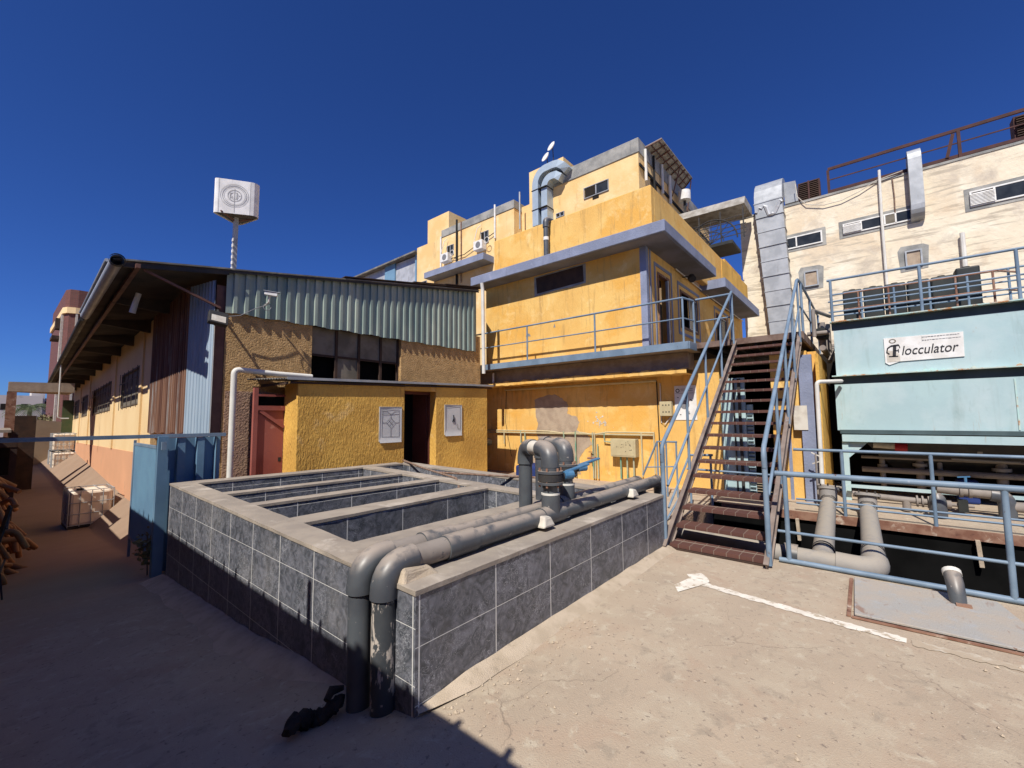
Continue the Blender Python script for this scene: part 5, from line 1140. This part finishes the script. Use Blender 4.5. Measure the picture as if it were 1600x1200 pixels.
g = G(); g.bar((22.1, .79, 11.72), (22.1, -24, 11.68), .035, .04); g.bar((22.15, .79, 11.22), (22.15, -24, 11.25), .1, .12); g.build('mid_rail', 'roof_dark_red', RR)
for y in (.79, -3.09, -7, -11): G().bar((22.1, y, 11.1), (22.1, y, 12.15), .09, .09).build('post', 'roof_dark_red', RR)
g = G(); g.bar((22.1, -2.95, 12.1), (22.1, -2.75, 11.25), .07, .1); g.build('brace', 'roof_dark_red', RR)
lv = thing('cooling_louvre', 'brown slatted cooling panel on the roof beside the wide duct', 'louvre', (22.5, 1.5, 11.1))
g = G()
for k in range(11): z = 11.15+.085*k; g.hexa([(22.3, 1.15, z), (22.36, 1.15, z), (22.36, 1.85, z), (22.3, 1.85, z)], [(22.34, 1.15, z+.05), (22.4, 1.15, z+.05), (22.4, 1.85, z+.05), (22.34, 1.85, z+.05)])
g.build('slats', 'dark_brown', lv)
g = G(); g.box(22.25, 22.3, 1.47, 1.53, 11.1, 12.05); g.box(22.42, 22.9, 1.1, 1.9, 11.1, 12.1); g.build('frame', 'roof_dark_red', lv)
lv2 = tree_copy(lv); lv2.location = (22.6, -4.9, 11.25); lv2['label'] = 'brown slatted panel at the right end of the roof behind the rusty railing'
pipe('tall white pipe standing against the white block between two windows', [(21.85, -.80, 5.0), (21.85, -.80, 9.5), (21.85, -.83, 11.42)], .047, 'white_plastic')
pipe('short white pipe with cap on the white block near the tank railing', [(21.85, -2.92, 5.5), (21.85, -2.92, 8.25)], .07, 'white_plastic')
pipe('pale cable sagging across the top of the white block from the duct', [(21.9, 1.95, 11.9), (21.9, 1.9, 11.3), (21.9, 1.6, 10.85), (21.9, 1.0, 10.62), (21.9, .4, 10.62), (21.9, -.2, 10.8), (21.9, -.7, 11.05), (21.9, -1.5, 11.16)], .017, 'dusty_white', 'cable')
pipe('thin dark cable hanging down above the middle window of the white block', [(21.95, -1.2, 11.0), (21.95, -1.22, 10.2), (21.95, -1.2, 9.5)], .02, 'cable_brown', 'cable')
# ------------------------------------------------------------ pale green process tank
FT = thing('process_tank', 'big pale green steel tank on legs with a torn white name sign', 'tank', (13, -3, 0))
def ft(name, mat, g, **k): return g.build(name, mat, FT, **k)
YR = -7.5
g = G(); g.box(11.42, 15, YR, .50, 2.40, 3.70); ft('upper_panel', 'teal_tank', g)
g = G(); g.box(11.41, 15, YR, .54, 1.43, 2.395); ft('lower_panel', 'teal_tank', g)
def channel(z0, z1, y1, name='channel'):
    g = G(); g.box(11.415, 11.44, YR, y1, z0, z1); ch = ft(name, 'grey_green_channel', g)
    g = G(); g.box(11.28, 11.44, YR, y1+.02, z1, z1+.02); g.build('flange', 'rusty_teal', ch)
    return ch
channel(3.56, 3.72, .53, 'top_channel'); c2_ = channel(2.385, 2.56, .55, 'middle_channel')
g = G(); g.box(11.405, 11.42, YR, .50, 1.36, 1.44); ft('bottom_channel', 'grey_green_channel', g)
g = G(); g.box(11.30, 11.5, YR, .47, 1.20, 1.34); ft('support_beam', 'teal_tank', g)
rnd = random.Random(21); g = G()
for k in range(22):
    y = rnd.choice([.35, -.5, -.75, -.95, -1.1, -1.25, -1.5, -2.1, -2.5])+rnd.uniform(-.08, .08); w = rnd.uniform(.02, .07); h_ = rnd.uniform(.02, .07)
    g.prism([(y-w, 2.581), (y+w, 2.581), (y+w*.5, 2.58+h_*.6), (y, 2.58+h_), (y-w*.4, 2.58+h_*.5)], 'x', 11.4155-.0004*(k % 5), 11.4195)
ft('rust_bloom', 'rusty_teal', g)
for y in (.43, -2.6, -5.6):
    g = G(); g.box(11.36, 11.46, y-.05, y+.05, -.02, 1.20); lg = ft('leg', 'teal_tank', g)
    g = G(); g.prism([(y-.05, 1.199), (y-.38, 1.199), (y-.05, .86)], 'x', 11.40, 11.415); g.build('gusset', 'teal_tank', lg)
g = G(); g.bar((11.2, .42, .31), (11.2, YR, .33), .06, .06); ft('base_beam', 'teal_tank', g)
g = G(); g.hexa([(12.8, YR, .5), (14, YR, .5), (14, -.4, .5), (12.8, -.4, .5)], [(11.6, YR, 1.42), (15, YR, 1.42), (15, .3, 1.42), (11.6, .3, 1.42)]); ft('hopper', 'dark_steel', g)
for y in (-2.3, -4.9):
    G().box(11.4, 11.4195, y-.012, y+.012, 2.60, 3.55).build('weld_seam', 'rusty_teal', FT); G().box(11.396, 11.4095, y+.3, y+.32, 1.46, 2.36).build('weld_seam', 'rusty_teal', FT)
# sign
P = [(-.30, 2.79), (-.36, 2.74), (-.52, 2.80), (-1.41, 2.815), (-1.42, 3.28), (-.30, 3.285)]
SG = G().prism(P[::-1], 'x', 11.398, 11.414).build('name_sign', 'white_paint', FT)
G().prism([(-.33, 2.80), (-.53, 2.80), (-.52, 2.95), (-.44, 3.02), (-.33, 3.04)], 'x', 11.394, 11.3975).build('torn_corner', 'dusty_white', SG)
def put_text(t, size, y, z, shear, mat, slope=0, ext=.0015, xx=11.393):
    vs, fs = text_mesh(t, size, shear); g = G(); wd = max(v[0] for v in vs); vs = [(a*.80/wd, b, c) for a, b, c in vs]
    g.add([(xx-w, y-u, z+v+u*slope) for u, v, w in vs], fs); g.build('lettering', mat, SG)
put_text('locculator', .255, -.545, 2.925, .25, 'ink')
# big ornate initial
g = G()
def st(a, b, w): g.bar((11.392, -a[0], a[1]), (11.392, -b[0], b[1]), .004, w) if abs(a[0]-b[0]) > abs(a[1]-b[1]) else g.bar((11.392, -a[0], a[1]), (11.392, -b[0], b[1]), w, .004, up=(1, 0, 0))
st((.40, 3.12), (.52, 3.13), .03); st((.52, 3.13), (.535, 3.07), .012); st((.46, 3.12), (.44, 2.90), .05); st((.36, 2.91), (.50, 2.905), .022); st((.45, 3.02), (.51, 3.02), .018); st((.51, 3.05), (.51, 2.98), .012)
tpts = [(11.392, -.40, 3.12), (11.392, -.35, 3.08), (11.392, -.335, 3.0), (11.392, -.37, 2.96)]; g.tube(tpts, .012, 6)
g.build('lettering', 'ink', SG)
g = G(); vs = []; m = 24
for i in range(m): a = 2*math.pi*i/m; vs += [(11.395, -.43+.055*math.cos(a), 3.215+.045*math.sin(a)), (11.395, -.43+.035*math.cos(a), 3.215+.028*math.sin(a))]
g.add(vs, [(2*i, 2*i+1, (2*i+3) % (2*m), (2*i+2) % (2*m)) for i in range(m)])
g.build('emblem', 'grey_blind', SG)
g = G(); rnd = random.Random(2)
for z, h_, y0 in ((3.235, .014, -.86), (3.175, .012, -.86)):
    y = y0
    while y > -1.36: w = rnd.uniform(.015, .045); g.box(11.3945, 11.3975, y-w, y, z+rnd.uniform(-.004, .004), z+h_); y -= w+.008
g.box(11.3945, 11.3975, -.862, -.858, 3.16, 3.26); g.build('small_writing', 'line_grey', SG)
railing('tank_railing', 'blue pipe railing along the front top edge of the green tank', [(11.40, .56), (11.40, -2.15), (11.40, YR)], 3.74, .92, [.45, .22], r=.026, posts=[(11.4, .5, 3.74), (11.4, -.9, 3.74), (11.4, -2.15, 3.74), (11.4, -4.5, 3.74)])
railing('tank_railing', 'second thinner rusty railing behind the first on top of the green tank', [(12.3, .55), (12.3, -2.4), (12.3, YR)], 3.74, .80, [.55, .3, .08], r=.02, posts=[(12.3, .55-.55*k, 3.74) for k in range(9)], mat='blue_paint')
railing('tank_railing', 'brown inner railing on the green tank in front of the black drums', [(12.0, .3), (12.0, -2.0), (12.35, -2.3)], 3.74, .72, [.36], r=.018, posts=[(12.0, .05-.5*k, 3.74) for k in range(5)], mat='rust_steel')
place_txt = ['leftmost black drum on the green tank', 'second black drum from the left on the green tank', 'third black drum from the left on the green tank', 'fourth black drum from the left on the green tank', 'fifth black drum from the left on the green tank', 'rightmost and tallest black drum on the green tank']
for k in range(6):
    y = .16-.375*k; h_ = .93 if k < 5 else 1.04
    t = thing('black_drum', place_txt[k], 'drum', (12.8, y, 3.74), 'black drums on the green tank')
    G().box(12.62, 12.98, y-.176, y+.176, 3.74, 3.74+h_).build('body', 'black_tank', t, bevel=.03)
    g = G(); g.box(12.60, 13.0, y-.183, y+.183, 3.96, 3.985); g.box(12.60, 13.0, y-.183, y+.183, 4.2, 4.225); g.build('hoop', 'dark_steel', t)
    G().tube([(12.8, y, 3.74+h_), (12.8, y, 3.74+h_+.04)], .06, 12).build('cap', 'dark_steel', t)
# ------------------------------------------------------------ ledge and pit pipes
LG = thing('ledge_beam', 'rust-streaked steel ledge beam on brackets along the far side of the channel', 'beam', (9.5, -3, 0))
G().box(9.44, 9.499, -14, 2.4, -.14, .0).build('beam', 'rust_steel', LG)
g = G()
for y in (1.12, -1.12, -3.4): g.bar((9.4, y, -.12), (9.4, y-.02, -.5), .05, .07)
g.build('bracket', 'mortar', LG)
pipe_m = 'pvc_light'
LP = thing('channel_pipe', 'long fat dusty grey pipe lying in the channel under the stairs with two branches', 'pipe', (6.6, 1, 0))
G().tube([(6.55, 2.5, .0), (6.62, .35, -.05)], .115, 20).build('main_pipe', pipe_m, LP, smooth=True)
G().tube([(6.60, .95, -.02), (6.605, .80, -.025)], .13, 20).build('coupling', 'pvc_grey', LP, smooth=True)
G().tube([(6.615, .42, -.045)]+bend((6.62, .4, -.05), (6.62, .05, -.06), (7.0, .055, -.02), .20)+[(6.95, .06, -.025)], .137, 20).build('elbow', pipe_m, LP, smooth=True)
G().tube([(6.9, .06, -.03), (9.9, .12, .13)], .12, 20).build('branch_pipe', pipe_m, LP, smooth=True)
G().tube([(6.62, .55, -.05), (7.0, .57, -.03), (9.95, .68, .17)], .12, 20).build('branch_pipe', pipe_m, LP, smooth=True)
g = G()
for (a, b) in (((6.62, .55, -.05), (9.95, .68, .17)), ((6.9, .06, -.03), (9.9, .12, .13))):
    A = Vector(a); B = Vector(b)
    for t in (.10, .125, .93, .96, .985): g.tube([A.lerp(B, t), A.lerp(B, t+.006)], .127, 20)
g.build('seal_ring', 'ink', LP, smooth=True)
for (x, y, z, big) in ((10.0, .68, .22, 0), (9.95, .12, .16, 1)):
    g = G(); g.tube([(x, y, z-.05), (x+.04, y, z+.16)], .135, 20); g.tube([(x+.04, y, z+.14), (x+.05, y, z+.18)], .19 if big else .16, 20); g.build('end_flange', pipe_m, LP, smooth=True)
    g = G()
    for k in range(8): a = k*math.pi/4; g.tube([(x+.03+.0, y+.16*math.cos(a), z+.12+.05*math.sin(a)), (x+.05, y+.16*math.cos(a), z+.2+.05*math.sin(a))], .012, 6)
    g.build('flange_bolt', 'dark_steel', LP)
vp = thing('valve_line', 'grey plastic valve and pipe line running along the rusty ledge', 'pipe', (10.9, -1, .1))
g = G(); g.tube([(10.6, .34, .24), (10.6, -.72, .20)], .055, 14); g.tube([(10.6, -.42, .2), (10.6, -.42, .02)], .06, 14); g.build('pipe', 'pvc_dusty', vp, smooth=True)
for y in (-.55, -.62, -.70): G().tube([(10.6, y, .205), (10.6, y-.025, .205)], .10, 16).build('flange', 'pvc_dusty', vp, smooth=True)
g = G(); g.tube([(10.3, -.80, .02), (10.3, -.80, .26), (10.3, -.80, .34), (10.3, -.80, .41)], [.115, .115, .10, .05], 18); g.build('dome_cap', 'pvc_grey', vp, smooth=True)
g = G(); g.tube([(10.9, -.85, .42), (10.9, -1.55, .38)], .085, 16); g.tube([(10.9, -1.13, .41), (10.9, -1.17, .41)], .12, 16); g.tube([(10.9, -1.24, .41), (10.9, -1.28, .41)], .12, 16); g.build('pipe', 'pvc_dusty', vp, smooth=True)
g = G(); g.tube([(10.9, -1.5, .38)]+bend((10.9, -1.4, .38), (10.9, -1.68, .37), (10.9, -1.68, -.1), .14)+[(10.9, -1.68, .0)], .11, 16); g.build('elbow', 'pvc_grey', vp, smooth=True)
g = G(); g.tube([(10.9, -1.75, .2), (10.9, -3.5, .2)], .085, 16); g.tube([(10.9, -1.0, .15), (10.9, -1.3, .15)], .03, 10); g.tube([(10.9, -.95, .15), (10.9, -1.02, .15)], .07, 12); g.build('pipe', 'pvc_dusty', vp, smooth=True)
G().box(10.82, 10.98, -1.22, -1.10, .05, .25).build('valve_body', 'black_tank', vp)
g = G(); g.tube([(10.9, -1.22, .55), (10.9, -1.22, .66)], .02, 8); g.bar((10.9, -1.28, .66), (10.9, -1.12, .64), .03, .02); g.build('handle', 'blue_valve', vp)
fp = thing('tube_stand', 'small grey tube frame around the flange next to the white corner pipe', 'frame', (10.2, .6, .3))
g = G(); g.tube([(10.3, .86, .4)]+bend((10.3, .8, .40), (10.3, .46, .38), (10.3, .45, 0), .06)+[(10.3, .45, .05)], .022, 8); g.tube([(10.3, .86, .02), (10.3, .86, 1.0)], .018, 8); g.tube([(10.3, .5, .02), (9.9, .45, .02)], .02, 8); g.build('tube', 'pvc_dusty', fp, smooth=True)
g = G(); g.bar((10.3, .80, .95), (10.3, .93, 1.02), .02, .02); g.bar((10.3, .80, .85), (10.3, .92, .8), .02, .02); g.build('tap', 'dusty_white', fp)
mt = thing('pump', 'red and white pump body hanging in the dark under the green tank', 'pump', (12, -.3, 1.1))
G().tube([(11.9, -.02, 1.13), (11.9, -.36, 1.11)], .075, 14).build('suction_pipe', 'dusty_white', mt, smooth=True)
G().tube([(11.9, -.36, 1.10), (11.9, -.55, 1.09)], .10, 16).build('motor', 'red_motor', mt, smooth=True)
mt = thing('valve_set', 'pale valve fittings in the dark under the green tank further right', 'valve', (12.2, -1.6, 1))
g = G(); g.tube([(12.2, -1.25, 1.05), (12.2, -1.45, 1.04)], .06, 12); g.tube([(12.2, -1.55, 1.05), (12.2, -1.62, 1.05)], .09, 12); g.tube([(12.2, -1.80, 1.05), (12.2, -1.92, 1.05)], .07, 12); g.tube([(12.2, -1.2, .86), (12.2, -2.1, .84)], .02, 8); g.build('fitting', 'pvc_light', mt, smooth=True)
un = thing('dosing_pipes', 'cluttered pipe manifold with pale valves deep in the shade under the green tank', 'pipes', (12.6, -2, 0))
for k, (y, z0, z1, r) in enumerate(((-.15, .1, 1.1, .05), (-.75, .1, 1.2, .07), (-1.05, 0, .9, .04), (-1.9, 0, 1.15, .08), (-2.3, 0, 1.0, .05))):
    G().tube([(12.5, y, z0), (12.5, y, z1)], r, 12).build('upright', 'pvc_dusty' if k % 2 else 'pvc_light', un, smooth=True)
    G().tube([(12.5, y, z1*.55), (12.5, y, z1*.55+.06)], r*1.7, 12).build('flange', 'pvc_light', un, smooth=True)
for z, r in ((.55, .06), (.82, .035), (.3, .05)): G().tube([(12.4, .2, z), (12.4, -2.8, z)], r, 12).build('level_pipe', 'pvc_dusty', un, smooth=True)
G().box(12.2, 12.6, -1.55, -1.25, 0, .45).build('pump_body', 'navy_plastic', un, bevel=.04)
pa = thing('pallet', 'pale wooden pallet edge showing in the channel behind the blue base rail', 'pallet', (6.5, -.5, -.1))
g = G(); g.box(6.32, 7.1, -.92, -.02, -.03, -.015)
G().box(6.34, 6.44, -.90, -.03, -.045, -.03).build('slat', 'old_wood', pa)
for a, b in ((-.20, -.03), (-.57, -.40), (-.90, -.74)): G().box(6.30, 6.42, a, b, -.16, -.046).build('block', 'mortar', pa)
pk = thing('pump_cluster', 'tangle of grey pipes and valves at the far end of the landing', 'pipes', (12.5, .9, 3.6))
g = G()
for (p, q, r) in (((11.6, .85, 3.5), (11.6, .85, 4.1), .04), ((11.6, .85, 4.1), (12.6, .6, 4.1), .04), ((12.2, .75, 3.3), (12.2, .75, 3.9), .07), ((12.8, .7, 3.2), (12.8, .7, 3.95), .09), ((11.3, .7, 3.2), (13.2, .7, 3.2), .06), ((12.4, .65, 3.0), (13.4, .6, 3.5), .05), ((11.8, .6, 3.6), (11.8, 1.0, 3.6), .05)): g.tube([p, q], r, 10)
g.build('tubes', 'pvc_dusty', pk, smooth=True)
G().tube([(11.9, .75, 3.62), (12.4, .75, 3.62)], .13, 14).build('barrel', 'black_tank', pk, smooth=True)
# wall coloured near black, standing in for shade between building and tank
g = G(); g.box(14.2, 14.4, YR, 1.0, -.2, 3.4); g.build('shade_backdrop', 'dark_interior', None, label='rear wall coloured near black for the deep shade beneath the green tank', cat='wall', base=(14.3, -3, 0))
